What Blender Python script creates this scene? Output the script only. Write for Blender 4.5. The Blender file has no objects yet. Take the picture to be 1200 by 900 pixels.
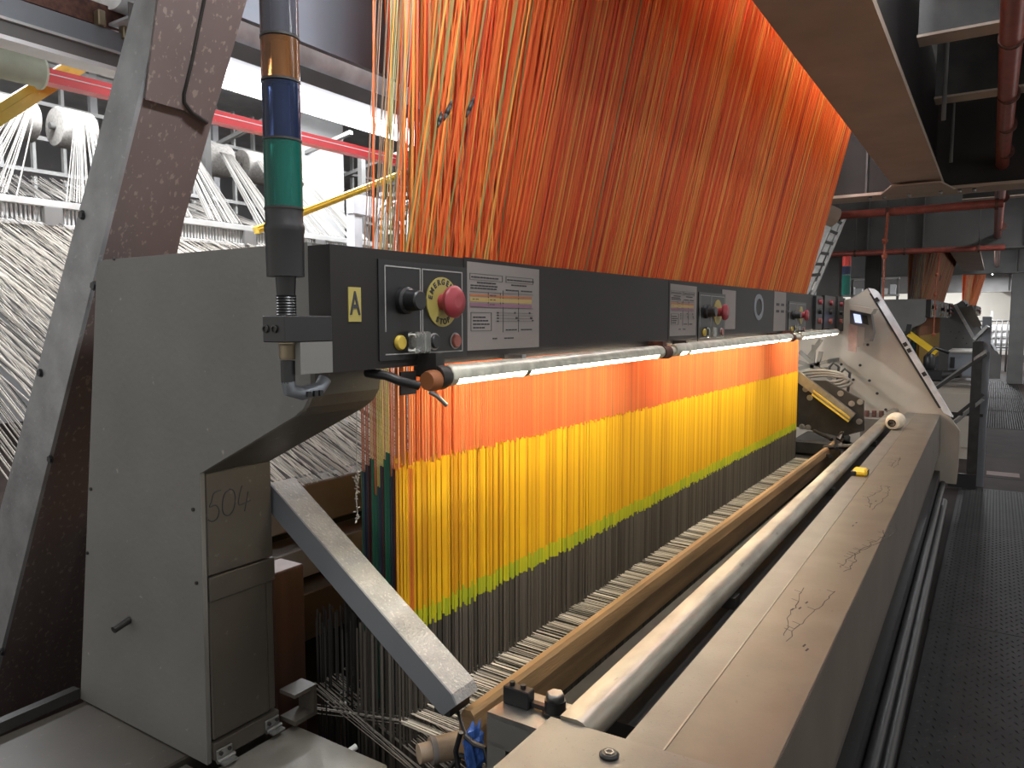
import bpy, bmesh, math, random
from mathutils import Vector, Matrix
random.seed(7)
SC = bpy.context.scene
COL = SC.collection
H = 1.65                      # eye height; geometry below is written relative to the eye and lifted by H at the end

# ---------------------------------------------------------------- camera
FPX = 870.0
PITCH = math.atan2(72, 870)
AIM = math.atan2(568, FPX / math.cos(PITCH))
FW = Vector((math.cos(AIM) * math.cos(PITCH), math.sin(AIM) * math.cos(PITCH), -math.sin(PITCH)))
RT = Vector((math.sin(AIM), -math.cos(AIM), 0))
UP = RT.cross(FW)
cd = bpy.data.cameras.new('camera'); cam = bpy.data.objects.new('camera', cd); COL.objects.link(cam)
cd.sensor_width = 36; cd.lens = FPX / 1200 * 36; cd.clip_start = 0.02; cd.clip_end = 300
cam.matrix_world = Matrix((RT, UP, -FW)).transposed().to_4x4()
cam.location = (0, 0, H)
SC.camera = cam
# ---------------------------------------------------------------- world, exposure
w = bpy.data.worlds.new('world'); SC.world = w; w.use_nodes = True
bg = w.node_tree.nodes['Background']; bg.inputs[0].default_value = (1.0, 0.97, 0.93, 1); bg.inputs[1].default_value = 0.30
SC.view_settings.view_transform = 'Standard'; SC.view_settings.look = 'None'
SC.view_settings.gamma = 1; SC.view_settings.use_curve_mapping = False
SC.view_settings.exposure = 1.3
TUBE_WARM = 19.0; TUBE_COOL = 2.5; HALL_W = 75.0; FAR_W = 28.0; CORD_FILL_W = 95.0; AISLE_W = 4.5

def ray(px, py): return FW * FPX + RT * (px - 600) + UP * (450 - py)
def atx(px, py, X): d = ray(px, py); return d * (X / d.x)
def aty(px, py, Y): d = ray(px, py); return d * (Y / d.y)
def atz(px, py, Z): d = ray(px, py); return d * (Z / d.z)

# ---------------------------------------------------------------- materials
def mat(name, c, rough=0.5, metal=0.0, var=0.12, scale=6.0, bump=0.0, bscale=60.0, dust=0.0, dcol=(0.5, 0.47, 0.42), dscale=120.0, stretch=(1, 1, 1), spec=0.5, dth=0.66):
    m = bpy.data.materials.new(name); m.use_nodes = True
    n = m.node_tree.nodes; l = m.node_tree.links
    b = n['Principled BSDF']; b.inputs['Roughness'].default_value = rough; b.inputs['Metallic'].default_value = metal
    b.inputs['Specular IOR Level'].default_value = spec
    tc = n.new('ShaderNodeTexCoord'); mp = n.new('ShaderNodeMapping'); mp.inputs['Scale'].default_value = stretch
    l.new(tc.outputs['Object'], mp.inputs[0])
    nz = n.new('ShaderNodeTexNoise'); nz.inputs['Scale'].default_value = scale; nz.inputs['Detail'].default_value = 6
    l.new(mp.outputs[0], nz.inputs['Vector'])
    cr = n.new('ShaderNodeValToRGB'); cr.color_ramp.elements[0].position = 0.3; cr.color_ramp.elements[1].position = 0.7
    cr.color_ramp.elements[0].color = tuple(x * (1 - var) for x in c) + (1,)
    cr.color_ramp.elements[1].color = tuple(min(1, x * (1 + var)) for x in c) + (1,)
    l.new(nz.outputs['Fac'], cr.inputs[0]); out = cr.outputs[0]
    if dust > 0:
        n2 = n.new('ShaderNodeTexNoise'); n2.inputs['Scale'].default_value = dscale; n2.inputs['Detail'].default_value = 3
        l.new(mp.outputs[0], n2.inputs['Vector'])
        r2 = n.new('ShaderNodeMapRange'); r2.inputs[1].default_value = dth; r2.inputs[2].default_value = dth + 0.06; r2.inputs[4].default_value = dust
        l.new(n2.outputs['Fac'], r2.inputs[0])
        mx = n.new('ShaderNodeMix'); mx.data_type = 'RGBA'
        l.new(r2.outputs[0], mx.inputs['Factor']); l.new(out, mx.inputs['A']); mx.inputs['B'].default_value = dcol + (1,)
        out = mx.outputs['Result']
    l.new(out, b.inputs['Base Color'])
    if bump > 0:
        n3 = n.new('ShaderNodeTexNoise'); n3.inputs['Scale'].default_value = bscale; l.new(mp.outputs[0], n3.inputs['Vector'])
        bp = n.new('ShaderNodeBump'); bp.inputs['Strength'].default_value = bump; bp.inputs['Distance'].default_value = 0.004
        l.new(n3.outputs['Fac'], bp.inputs['Height']); l.new(bp.outputs[0], b.inputs['Normal'])
    return m
def emit(name, c, s):
    m = bpy.data.materials.new(name); m.use_nodes = True
    b = m.node_tree.nodes['Principled BSDF']; b.inputs['Base Color'].default_value = (0.8, 0.8, 0.8, 1)
    b.inputs['Emission Color'].default_value = c + (1,); b.inputs['Emission Strength'].default_value = s
    return m
def cordmat(name, rough=0.55, spec=0.3, bump=True):
    m = bpy.data.materials.new(name); m.use_nodes = True
    n = m.node_tree.nodes; l = m.node_tree.links; b = n['Principled BSDF']
    at = n.new('ShaderNodeAttribute'); at.attribute_name = 'col'
    l.new(at.outputs['Color'], b.inputs['Base Color']); b.inputs['Roughness'].default_value = rough; b.inputs['Specular IOR Level'].default_value = spec
    return m
def glass(name, c, rough=0.05, alpha=0.35):
    m = bpy.data.materials.new(name); m.use_nodes = True
    b = m.node_tree.nodes['Principled BSDF']; b.inputs['Base Color'].default_value = c + (1,)
    b.inputs['Roughness'].default_value = rough; b.inputs['Transmission Weight'].default_value = alpha; b.inputs['IOR'].default_value = 1.3
    return m
M = {}
M['frame'] = mat('painted grey frame', (0.155, 0.152, 0.142), 0.55, 0, 0.12, 3.0, 0.15, 50, 0.7, (0.33, 0.32, 0.29), 34, dth=0.72)
M['front'] = mat('brown grey cover', (0.075, 0.066, 0.055), 0.5, 0, 0.18, 5.0, 0.05, 50, 0.3, (0.22, 0.2, 0.17), 40)
M['steel_leg'] = mat('dusty steel leg face', (0.24, 0.245, 0.25), 0.38, 0.25, 0.22, 9.0, 0.25, 40, 0.6, (0.36, 0.36, 0.36), 60)
M['leg_brown'] = mat('brown primer', (0.115, 0.088, 0.082), 0.5, 0, 0.15, 4.0, 0, 50, 0.6, (0.26, 0.21, 0.18), 85, stretch=(1, 1, .4), dth=0.60)
M['gantry'] = mat('gantry plate', (0.16, 0.175, 0.205), 0.6, 0, 0.1, 2)
M['pillar'] = mat('pale pillar paint', (0.36, 0.36, 0.355), 0.6, 0, 0.05, 2)
M['housing'] = mat('grey white housing', (0.80, 0.80, 0.80), 0.5, 0, 0.2, 9, 0.6, 14)
M['reflect'] = mat('grey reflector', (0.40, 0.40, 0.42), 0.6, 0, 0.1, 8)
M['black'] = mat('black plastic', (0.012, 0.012, 0.013), 0.4, 0, 0.2)
M['panel'] = mat('dark panel', (0.017, 0.0140, 0.0138), 0.5, 0, 0.2, 2.0, spec=0.3)
M['panel2'] = mat('dark plate', (0.010, 0.010, 0.0105), 0.4, 0, 0.2, 2.0)
M['dark'] = mat('dark oily metal', (0.025, 0.023, 0.021), 0.5, 0.2, 0.4, 12)
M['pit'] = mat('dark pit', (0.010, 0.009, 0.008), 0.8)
M['lid'] = mat('breast beam lid', (0.20, 0.175, 0.135), 0.40, 0.25, 0.13, 7.0, 0.04, 90, 0.5, (0.10, 0.085, 0.07), 70, dth=0.7)
M['lid2'] = mat('breast beam strip', (0.20, 0.185, 0.16), 0.40, 0.3, 0.12, 9.0, 0.08, 180, 0.5, (0.12, 0.10, 0.08), 150)
M['beamface'] = mat('breast beam face', (0.13, 0.108, 0.088), 0.5, 0.1, 0.15, 5)
M['rail'] = mat('worn steel rail', (0.30, 0.275, 0.225), 0.38, 0.55, 0.3, 14, 0.25, 60, 0.6, (0.10, 0.09, 0.07), 26, stretch=(.35, 1, 1))
M['steel'] = mat('bare steel', (0.32, 0.32, 0.31), 0.35, 0.85, 0.2, 20, 0.1)
M['bright'] = mat('white edge strip', (0.66, 0.67, 0.69), 0.4, 0.0, 0.2, 10)
M['arm_top'] = mat('arm top dusty', (0.36, 0.36, 0.355), 0.5, 0.2, 0.15, 20, 0.8, 150, 0.7, (0.55, 0.54, 0.52), 130, dth=0.6)
M['arm_side'] = mat('arm blue grey', (0.165, 0.18, 0.20), 0.5, 0.1, 0.08, 5)
M['beige'] = mat('beige machine paint', (0.36, 0.322, 0.266), 0.5, 0, 0.12, 2.5, 0, 50, 0.6, (0.14, 0.12, 0.10), 22, dth=0.75)
M['brownbeam'] = mat('brown rest beam', (0.13, 0.112, 0.093), 0.55, 0.1, 0.2, 5)
M['reed'] = mat('brown reed cap', (0.30, 0.185, 0.085), 0.6, 0, 0.35, 6, 0.3, 80, stretch=(.3, 1, 4))
M['wood'] = mat('red brown timber', (0.085, 0.040, 0.024), 0.6, 0, 0.3, 6, stretch=(3, 3, .3))
M['floor'] = mat('brown floor', (0.026, 0.018, 0.0155), 0.75, 0, 0.3, 3, 0, 50, 0.6, (0.08, 0.065, 0.05), 8, dth=0.72, spec=0.2)
M['tread'] = mat('grey tread plate', (0.026, 0.025, 0.024), 0.6, 0.0, 0.3, 5, 0.1, spec=0.25)
M['girder'] = mat('brown grey girder', (0.42, 0.33, 0.26), 0.6, 0, 0.12, 4)
M['girder_grey'] = mat('dark grey girder', (0.12, 0.117, 0.113), 0.6, 0, 0.15, 3)
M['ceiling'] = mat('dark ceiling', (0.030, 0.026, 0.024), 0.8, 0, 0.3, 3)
M['ceilgrey'] = mat('grey ceiling', (0.55, 0.55, 0.545), 0.8, 0, 0.15, 3)
M['wall'] = mat('cream wall', (0.70, 0.66, 0.58), 0.7, 0, 0.04, 1)
M['wallgrey'] = mat('light grey wall', (0.30, 0.30, 0.305), 0.7, 0, 0.06, 1)
M['redpipe'] = mat('red painted pipe', (0.30, 0.075, 0.055), 0.3, 0, 0.25, 12, 0, 50, 0.4, (0.35, 0.2, 0.16), 30)
M['redrail'] = mat('bright red rail', (0.62, 0.028, 0.035), 0.35, 0, 0.1, 6, 0, 50, 0.5, (0.7, 0.35, 0.33), 60, dth=0.7)
M['yellow'] = mat('yellow painted brace', (0.60, 0.42, 0.045), 0.4, 0, 0.15, 6, 0, 50, 0.4, (0.75, 0.65, 0.4), 50)
M['mint'] = mat('pale green roller', (0.50, 0.55, 0.44), 0.6, 0, 0.1, 10, 0.3, 40)
M['white'] = mat('white enamel', (0.72, 0.73, 0.74), 0.4, 0, 0.08, 9, 0.5, 12)
M['rack'] = mat('light grey rack', (0.42, 0.42, 0.41), 0.5, 0.3, 0.15, 6)
M['yarn'] = mat('wound grey yarn', (0.30, 0.285, 0.265), 0.9, 0, 0.25, 40, 0.5, 120)
M['rust'] = mat('rust', (0.10, 0.042, 0.030), 0.8, 0, 0.5, 40)
M['rope'] = mat('orange rope', (0.34, 0.095, 0.05), 0.8, 0, 0.25, 60, 0.4, 200)
M['paper'] = mat('white paper', (0.22, 0.195, 0.18), 0.7, 0, 0.03, 3)
M['ink'] = mat('print grey', (0.03, 0.03, 0.035), 0.7, 0, 0)
M['inkor'] = mat('print orange', (0.36, 0.13, 0.05), 0.7, 0, 0)
M['inkye'] = mat('print yellow', (0.38, 0.27, 0.10), 0.7, 0, 0)
M['inkpu'] = mat('print purple', (0.22, 0.11, 0.15), 0.7, 0, 0)
M['inkwh'] = mat('white line', (0.30, 0.29, 0.28), 0.6, 0, 0)
M['discy'] = mat('emergency yellow', (0.34, 0.28, 0.075), 0.5, 0, 0.1)
M['mush'] = mat('red mushroom', (0.28, 0.035, 0.045), 0.4, 0, 0.1)
M['btny'] = mat('yellow button', (0.50, 0.36, 0.05), 0.4, 0, 0.05)
M['btnr'] = mat('red button', (0.26, 0.07, 0.05), 0.4, 0, 0.05)
M['amber'] = glass('amber lens', (0.20, 0.085, 0.03), 0.15, 0.6)
M['blue'] = glass('blue lens', (0.022, 0.035, 0.085), 0.15, 0.6)
M['green'] = glass('green lens', (0.012, 0.13, 0.10), 0.15, 0.5)
M['redl'] = glass('red lens', (0.5, 0.06, 0.05), 0.15, 0.3)
M['clear'] = glass('smoked lens', (0.10, 0.10, 0.12), 0.1, 0.5)
M['tubeglass'] = glass('clear guard tube', (0.85, 0.86, 0.8), 0.08, 0.9)
M['tapey'] = mat('yellow plastic', (0.75, 0.48, 0.02), 0.4, 0, 0.05)
M['cone'] = mat('cream yarn cone', (0.72, 0.62, 0.47), 0.8, 0, 0.1, 30, 0.4, 100)
M['bluecl'] = mat('blue plastic bag', (0.05, 0.13, 0.42), 0.35, 0, 0.4, 30, 0.6, 30)
M['screen'] = emit('lit screen', (0.42, 0.50, 0.85), 0.6)
M['tubewarm'] = emit('warm tube', (1.0, 0.86, 0.60), TUBE_WARM)
M['tubecool'] = emit('cool tube', (0.93, 0.96, 1.0), TUBE_COOL)
M['tubebare'] = emit('bare tube', (0.93, 0.96, 1.0), 14.0)
M['pink'] = mat('pink paper', (0.36, 0.25, 0.22), 0.7, 0, 0.15, 20)
M['aged'] = mat('taped brown paper', (0.36, 0.27, 0.19), 0.4, 0, 0.25, 20)
M['brass'] = mat('dull brass', (0.30, 0.25, 0.17), 0.35, 0.7, 0.2)
M['capor'] = mat('orange brown cap', (0.28, 0.10, 0.035), 0.5, 0, 0.2)
M['greytube'] = mat('weathered tube shell', (0.55, 0.54, 0.45), 0.35, 0.2, 0.3, 25)
M['cord'] = cordmat('cord colours', 0.5, 0.4)
M['warp'] = cordmat('warp yarn', 0.8, 0.2)

# ---------------------------------------------------------------- mesh helpers
class B:
    """collects shapes, builds one mesh object"""
    def __init__(s): s.v = []; s.f = []; s.c = []; s.smooth = []
    def add(s, vs, fs, smooth=False, col=None):
        o = len(s.v); s.v += [tuple(p) for p in vs]; s.f += [tuple(i + o for i in f) for f in fs]
        s.smooth += [smooth] * len(fs)
        s.c += [col or (1, 1, 1, 1)] * len(vs)
        return s
    def box(s, a, b, rot=None, bev=0.0):
        a, b = Vector(a), Vector(b); c = (a + b) / 2; h = (b - a) / 2
        h = Vector((abs(h.x), abs(h.y), abs(h.z)))
        if bev > 0 and bev < min(h) * 0.95:
            vs = []; idx = {}
            for sx in (-1, 1):
                for sy in (-1, 1):
                    for sz in (-1, 1):
                        for k in range(3):
                            p = [sx * (h.x - bev), sy * (h.y - bev), sz * (h.z - bev)]
                            p[k] = (sx, sy, sz)[k] * h[k]; idx[(sx, sy, sz, k)] = len(vs); vs.append(Vector(p))
            fs = []
            for k in range(3):
                u, v = [(1, 2), (2, 0), (0, 1)][k]
                for sg in (-1, 1):
                    q = []
                    for su, sv in ((-1, -1), (1, -1), (1, 1), (-1, 1)):
                        t = [0, 0, 0]; t[k] = sg; t[u] = su; t[v] = sv; q.append(idx[(*t, k)])
                    fs.append(q if sg > 0 else q[::-1])
            for k in range(3):
                u, v = [(1, 2), (2, 0), (0, 1)][k]
                for su in (-1, 1):
                    for sv in (-1, 1):
                        t0 = [0, 0, 0]; t0[u] = su; t0[v] = sv; t1 = t0[:]; t0[k] = -1; t1[k] = 1
                        q = [idx[(*t0, u)], idx[(*t1, u)], idx[(*t1, v)], idx[(*t0, v)]]
                        fs.append(q if su * sv < 0 else q[::-1])
            for sx in (-1, 1):
                for sy in (-1, 1):
                    for sz in (-1, 1):
                        q = [idx[(sx, sy, sz, k)] for k in range(3)]
                        fs.append(q if sx * sy * sz > 0 else q[::-1])
        else:
            vs = [Vector((x * h.x, y * h.y, z * h.z)) for x in (-1, 1) for y in (-1, 1) for z in (-1, 1)]
            fs = [(0, 1, 3, 2), (4, 6, 7, 5), (0, 4, 5, 1), (2, 3, 7, 6), (0, 2, 6, 4), (1, 5, 7, 3)]
        if rot is not None: vs = [rot @ p for p in vs]
        return s.add([p + c for p in vs], fs)
    def prism(s, poly, axis, a, b):
        """poly: 2-D outline; axis 'x': (y,z), 'y': (x,z), 'z': (x,y); a may be a function of the outline point"""
        def P(p, t): return {'x': (t, p[0], p[1]), 'y': (p[0], t, p[1]), 'z': (p[0], p[1], t)}[axis]
        n = len(poly)
        vs = [P(p, a) for p in poly] + [P(p, b) for p in poly]
        fs = [tuple(range(n))[::-1], tuple(range(n, 2 * n))] + [(i, (i + 1) % n, n + (i + 1) % n, n + i) for i in range(n)]
        return s.add(vs, fs)
    def beam(s, p, q, wd, ht, up=(0, 0, 1), tw=None, th=None):
        """rectangular bar from p to q; wd across, ht along up"""
        p, q = Vector(p), Vector(q); d = (q - p).normalized(); r = d.cross(Vector(up)).normalized(); u = r.cross(d)
        tw = tw or wd; th = th or ht
        vs = []
        for c, ww, hh in ((p, wd, ht), (q, tw, th)):
            for a, b_ in ((-1, -1), (1, -1), (1, 1), (-1, 1)): vs.append(c + r * (a * ww / 2) + u * (b_ * hh / 2))
        return s.add(vs, [(3, 2, 1, 0), (4, 5, 6, 7), (0, 1, 5, 4), (1, 2, 6, 5), (2, 3, 7, 6), (3, 0, 4, 7)])
    def tube(s, pts, r, n=8, cap=True, col=None, r2=None):
        pts = [Vector(p) for p in pts]; o = []; vs = []
        a = None
        for i, p in enumerate(pts):
            d = (pts[min(i + 1, len(pts) - 1)] - pts[max(i - 1, 0)]).normalized()
            if a is None:
                a = d.cross(Vector((0, 0, 1)))
                if a.length < 1e-3: a = Vector((1, 0, 0))
            a = (a - d * a.dot(d)).normalized(); b = d.cross(a)
            rr = r if r2 is None else r + (r2 - r) * i / (len(pts) - 1)
            for k in range(n):
                t = 2 * math.pi * k / n; vs.append(p + a * (math.cos(t) * rr) + b * (math.sin(t) * rr))
        fs = [(i * n + k, i * n + (k + 1) % n, (i + 1) * n + (k + 1) % n, (i + 1) * n + k) for i in range(len(pts) - 1) for k in range(n)]
        s.add(vs, fs, n > 4, col)
        if cap:
            o = len(s.v) - len(vs); s.f += [tuple(range(o, o + n))[::-1], tuple(range(o + len(vs) - n, o + len(vs)))]; s.smooth += [False, False]
        return s
    def lathe(s, prof, c, axis=(0, 0, 1), n=20):
        """prof: (radius, height) list along axis from c"""
        ax = Vector(axis).normalized(); a = ax.orthogonal().normalized(); b = ax.cross(a); c = Vector(c); vs = []
        for r, h in prof:
            for k in range(n):
                t = 2 * math.pi * k / n; vs.append(c + ax * h + a * (math.cos(t) * r) + b * (math.sin(t) * r))
        m = len(prof)
        fs = [(i * n + k, i * n + (k + 1) % n, (i + 1) * n + (k + 1) % n, (i + 1) * n + k) for i in range(m - 1) for k in range(n)]
        s.add(vs, fs, True)
        o = len(s.v) - len(vs); s.f += [tuple(range(o, o + n))[::-1], tuple(range(o + (m - 1) * n, o + m * n))]; s.smooth += [False, False]
        return s
    def cyl(s, c, axis, r, h, n=16): return s.lathe([(r, 0), (r, h)], c, axis, n)
    def cord(s, p, q, r, col, n=3):
        return s.tube([p, q], r, n, False, col)
    def build(s, name, m, parent=None, cols=False, kind=None, label=None, sharp=True):
        me = bpy.data.meshes.new(name)
        off = Vector(parent['_b']) if parent is not None and '_b' in parent else Vector((0, 0, 0))
        me.from_pydata([(p[0] - off.x, p[1] - off.y, p[2] - off.z) for p in s.v], [], s.f)
        me.polygons.foreach_set('use_smooth', s.smooth)
        if cols:
            at = me.color_attributes.new('col', 'FLOAT_COLOR', 'POINT')
            at.data.foreach_set('color', [x for c in s.c for x in c])
        if isinstance(m, (list, tuple)):
            for x in m: me.materials.append(x)
        else: me.materials.append(m)
        me.update()
        bm = bmesh.new(); bm.from_mesh(me); bmesh.ops.recalc_face_normals(bm, faces=bm.faces)
        if any(s.smooth) and sharp:
            for e in bm.edges:
                if len(e.link_faces) == 2 and e.calc_face_angle(0) > 0.7: e.smooth = False
        bm.to_mesh(me); bm.free()
        o = bpy.data.objects.new(name, me); COL.objects.link(o)
        if parent is not None: o.parent = parent; o['_b'] = tuple(off)
        if kind: o['kind'] = kind
        if label: o['label'] = label
        return o
def tag(o, label, cat, group=None, kind=None):
    o['label'] = label; o['category'] = cat
    if group: o['group'] = group
    if kind: o['kind'] = kind
    return o
def thing(name, base, label, cat, group=None):
    o = bpy.data.objects.new(name, None); COL.objects.link(o); o.location = base; o['_b'] = tuple(base)
    o.empty_display_size = 0.1
    return tag(o, label, cat, group)
def struct(name, b, m):
    o = b.build(name, m); o['kind'] = 'structure'; return o
def copy_tree(o, off=None, parent=None):
    c = o.copy(); COL.objects.link(c)
    if parent is not None: c.parent = parent
    if off is not None: c.location = Vector(o.location) + Vector(off)
    for ch in list(o.children): copy_tree(ch, None, c)
    return c
def glyphs(txt, size, place, m, parent, name='lettering', bold=0.0, thick=0.0006, sx=1.0):
    """text as a thin mesh part; place is a 4x4 (x right, y up, z out)"""
    cu = bpy.data.curves.new('t', 'FONT'); cu.body = txt; cu.size = size; cu.align_x = 'CENTER'; cu.align_y = 'CENTER'; cu.offset = bold; cu.extrude = thick
    t = bpy.data.objects.new('t', cu); COL.objects.link(t)
    bpy.context.view_layer.update()
    me = bpy.data.meshes.new_from_object(t.evaluated_get(bpy.context.evaluated_depsgraph_get()))
    b = B(); b.add([place @ Vector((v.co.x * sx, v.co.y, v.co.z)) for v in me.vertices], [tuple(p.vertices) for p in me.polygons])
    bpy.data.objects.remove(t); bpy.data.meshes.remove(me)
    return b.build(name, m, parent)
def merge_glyphs(lst, m, parent, name):
    b = B()
    for txt, size, place, bold, sx in lst:
        cu = bpy.data.curves.new('t', 'FONT'); cu.body = txt; cu.size = size; cu.align_x = 'CENTER'; cu.align_y = 'CENTER'; cu.offset = bold; cu.extrude = 0.0005
        t = bpy.data.objects.new('t', cu); COL.objects.link(t); bpy.context.view_layer.update()
        me = bpy.data.meshes.new_from_object(t.evaluated_get(bpy.context.evaluated_depsgraph_get()))
        b.add([place @ Vector((v.co.x * sx, v.co.y, v.co.z)) for v in me.vertices], [tuple(p.vertices) for p in me.polygons])
        bpy.data.objects.remove(t); bpy.data.meshes.remove(me)
    return b.build(name, m, parent)
def hexbolt(b, c, axis, r=0.011, h=0.008):
    b.lathe([(r * 1.25, 0), (r * 1.25, h * .3)], c, axis, 12); ax = Vector(axis).normalized()
    b.lathe([(r, h * .3), (r, h)], c, axis, 6)
Vx = Vector((1, 0, 0)); Vy = Vector((0, 1, 0)); Vz = Vector((0, 0, 1))
FL = -H

# ================================================================ SETTING
struct('floor', B().box((-3, -6, FL - 0.1), (50, 14, FL)), M['floor'])
struct('wall_far', B().box((46, -6, FL), (46.3, 14, 3.5)), M['wall'])
struct('wall_back', B().box((-3, 13.6, FL), (46, 13.9, 3.5)), M['wallgrey'])
struct('ceiling', B().box((-3, 0.37, 3.3), (46, 13.9, 3.5)), M['ceilgrey'])
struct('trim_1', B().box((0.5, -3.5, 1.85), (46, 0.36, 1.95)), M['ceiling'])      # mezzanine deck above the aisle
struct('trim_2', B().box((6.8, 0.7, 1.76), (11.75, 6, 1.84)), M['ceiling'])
# overhead girder along the loom
g = thing('overhead_girder', (1.2, 0.53, 1.0), 'brown box girder running overhead beside the orange cords', 'girder')
B().box((1.3, 0.37, 1.0), (6.42, 0.684, 1.03)).build('bottom_flange', M['girder'], g)
B().box((1.3, 0.43, 1.03), (6.42, 0.62, 1.78)).build('web', M['panel'], g)
g2 = thing('overhead_girder', (13, 0.3, 1.0), 'brown girder underside far down the aisle beyond the second crossbeam', 'girder')
B().box((12.0, 0.25, 1.03), (17.6, 0.62, 1.06)).build('bottom_flange', M['girder'], g2)
B().box((12.0, 0.34, 1.06), (17.6, 0.52, 1.78)).build('web', M['girder_grey'], g2)
LB = ['first grey crossbeam with bolted flange above the loom end', 'second dark grey crossbeam spanning the aisle behind the red cross pipe',
      'third crossbeam far down the aisle', 'farthest crossbeam before the cream end wall']
for i, (x, z0, z1, mm) in enumerate([(6.45, 0.985, 1.75, 'girder'), (11.8, 0.975, 1.75, 'girder_grey'), (18.5, 1.02, 1.75, 'girder_grey'), (32, 1.1, 1.75, 'girder_grey')]):
    c = thing('crossbeam', (x, 0, z0), LB[i], 'beam')
    ye = 1.69 if i == 0 else 6
    B().box((x, -3, z0), (x + 0.30, ye, z0 + 0.022)).build('bottom_flange', M[mm], c)
    B().box((x + 0.13, -3, z0 + 0.022), (x + 0.17, ye, z1)).build('web', M['ceiling' if i == 0 else 'girder_grey'], c)
    for y in (-1.2, -0.3, 0.9, 1.6, 2.4)[:4 if i == 0 else 5]:
        B().box((x + 0.02, y, z0 + 0.022), (x + 0.13, y + 0.012, z1)).build('stiffener', M['girder_grey'], c)
    if i == 0:
        B().prism([(6.05, 0.53 - .16), (6.44, 0.30), (6.44, .80), (6.05, .53 + .155)], 'z', 0.974, 0.985).build('gusset_plate', M['girder'], c)
        for (px, py) in [(1020, 231), (1036, 240), (1065, 232), (1102, 230), (1124, 238), (1141, 236)]:
            p = atx(px, py, 6.5); bb = B(); bb.cyl((6.5, p.y, 0.985), (0, 0, -1), 0.013, 0.03, 8); bb.build('bolt', M['steel'], c)
# joists above the aisle
JL = ['nearest dark joist above the walkway', 'second dark joist above the walkway', 'third dark joist above the walkway']
for i, x in enumerate((3.9, 5.0, 9.2)):
    j = thing('joist', (x, -0.5, 1.28), JL[i], 'joist')
    B().box((x, -3, 1.28), (x + 0.14, 0.36, 1.292)).build('bottom_flange', M['girder'], j)
    B().box((x + 0.06, -3, 1.292), (x + 0.08, 0.36, 1.83)).build('web', M['dark'], j)
for i, (x, y) in enumerate([(4.55, 0.28), (5.75, 0.3), (4.6, -0.02)]):
    tag(B().tube([(x, y, 1.05 if i != 2 else 1.3), (x, y, 1.85)], 0.012, 6).build('hanger_rod', M['girder_grey']), ['thin hanger rod beside the brown girder', 'thin hanger rod near the end of the brown girder', 'grey hanger rod between the dark joists'][i], 'rod')
# columns
for i, (px, w_, X, mm, lb) in enumerate([(1021, 0.2, 12.3, 'ceiling', 'near-black square column behind the far signal tower'), (969, 0.32, 12.3, 'girder_grey', 'grey column behind the ladder'),
                                         (1194, 0.35, 24, 'girder_grey', 'grey column at the far right edge of the walkway')]):
    p = atx(px, 350, X)
    tag(B().box((X, p.y - w_ / 2, FL), (X + w_, p.y + w_ / 2, 1.75), bev=.01).build('column', M[mm]), lb, 'column')
# white pillar behind the creel
p = aty(385, 200, 8.5)
tag(B().box((p.x - 0.55, 8.5, FL), (p.x + 0.33, 9.1, 3.3), bev=.02).build('pillar', M['pillar']), 'broad white square pillar standing behind the yellow brace', 'pillar')

# walkway
wk = thing('walkway', (3, 0, FL), 'grey tread plate walkway running beside the loom', 'walkway')
def tread(x0, x1, y0, y1, par):
    pl = B().box((x0, y0, FL), (x1, y1, FL + 0.012)).build('tread_plate', M['tread'], par)
    nb = B(); x = x0 + .03; k = 0
    while x < x1 - .03:
        y = y0 + 0.02 + (0.0235 if k % 2 else 0)
        while y < y1 - .02:
            a = 0.6 if k % 2 else -0.6
            dx, dy = math.cos(a) * .016, math.sin(a) * .016; ex, ey = -math.sin(a) * .0045, math.cos(a) * .0045
            z = FL + .012
            nb.add([(x - dx, y - dy, z), (x + ex, y + ey, z), (x + dx, y + dy, z), (x - ex, y - ey, z), (x, y, z + .0045)], [(0, 1, 4), (1, 2, 4), (2, 3, 4), (3, 0, 4)])
            y += .047
        x += .036; k += 1
    nb.build('tread_nubs', M['tread'], par, kind='stuff')
for x0, x1 in [(1.2, 4.6), (4.606, 8.62)]: tread(x0, x1, -0.75, 0.235 if x0 < 2 else 0.24, wk)
for x0, x1 in [(8.63, 9.3), (9.31, 13.7)]:
    B().box((x0, -0.9, FL), (x1, 0.34, FL + .008)).build('floor_plate', M['floor'], wk)
for x0 in (13.72, 16.5, 19.3, 22.1): 
    gb = B()
    for k in range(30): gb.box((x0, -0.55 + k * .032, FL), (x0 + 2.7, -0.55 + k * .032 + .012, FL + .012))
    for k in range(20): gb.box((x0 + k * .14, -0.55, FL), (x0 + k * .14 + .02, .41, FL + .01))
    gb.build('grating', M['tread'], wk)

# ================================================================ LOOM 1
X0 = 1.037
# ---- near side frame (C shape)
sf = thing('loom_side_frame', (1.14, 1.8, FL), 'grey painted C-shaped loom side frame with 504 handwritten on its front cover', 'machine frame')
arc = [(1.16 + .14 - .14 * math.sin(t), -.24 + .14 * math.cos(t)) for t in (math.radians(a) for a in (20, 40, 60, 80))]
arc = [(1.163, -.12), (1.168, -.15), (1.185, -.175), (1.215, -.195)]
cpoly = [(1.163, .16), (1.915, .160), (1.945, .150), (1.957, .125), (2.145, -1.07), (1.60, -1.07), (1.60, -.378), (1.545, -.352)] + arc[::-1]
side_poly = cpoly[:5] + [(1.556, -1.07), (1.545, -.352)] + arc[::-1]
B().prism(side_poly, 'x', X0, X0 + .012).build('side_plate', M['frame'], sf)
B().prism(cpoly, 'x', X0 + .012, 1.242).build('housing', M['front'], sf)
B().box((X0 + .016, 1.549, -.605), (1.243, 1.602, -.355), bev=.003).build('front_cover', M['front'], sf)
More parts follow.
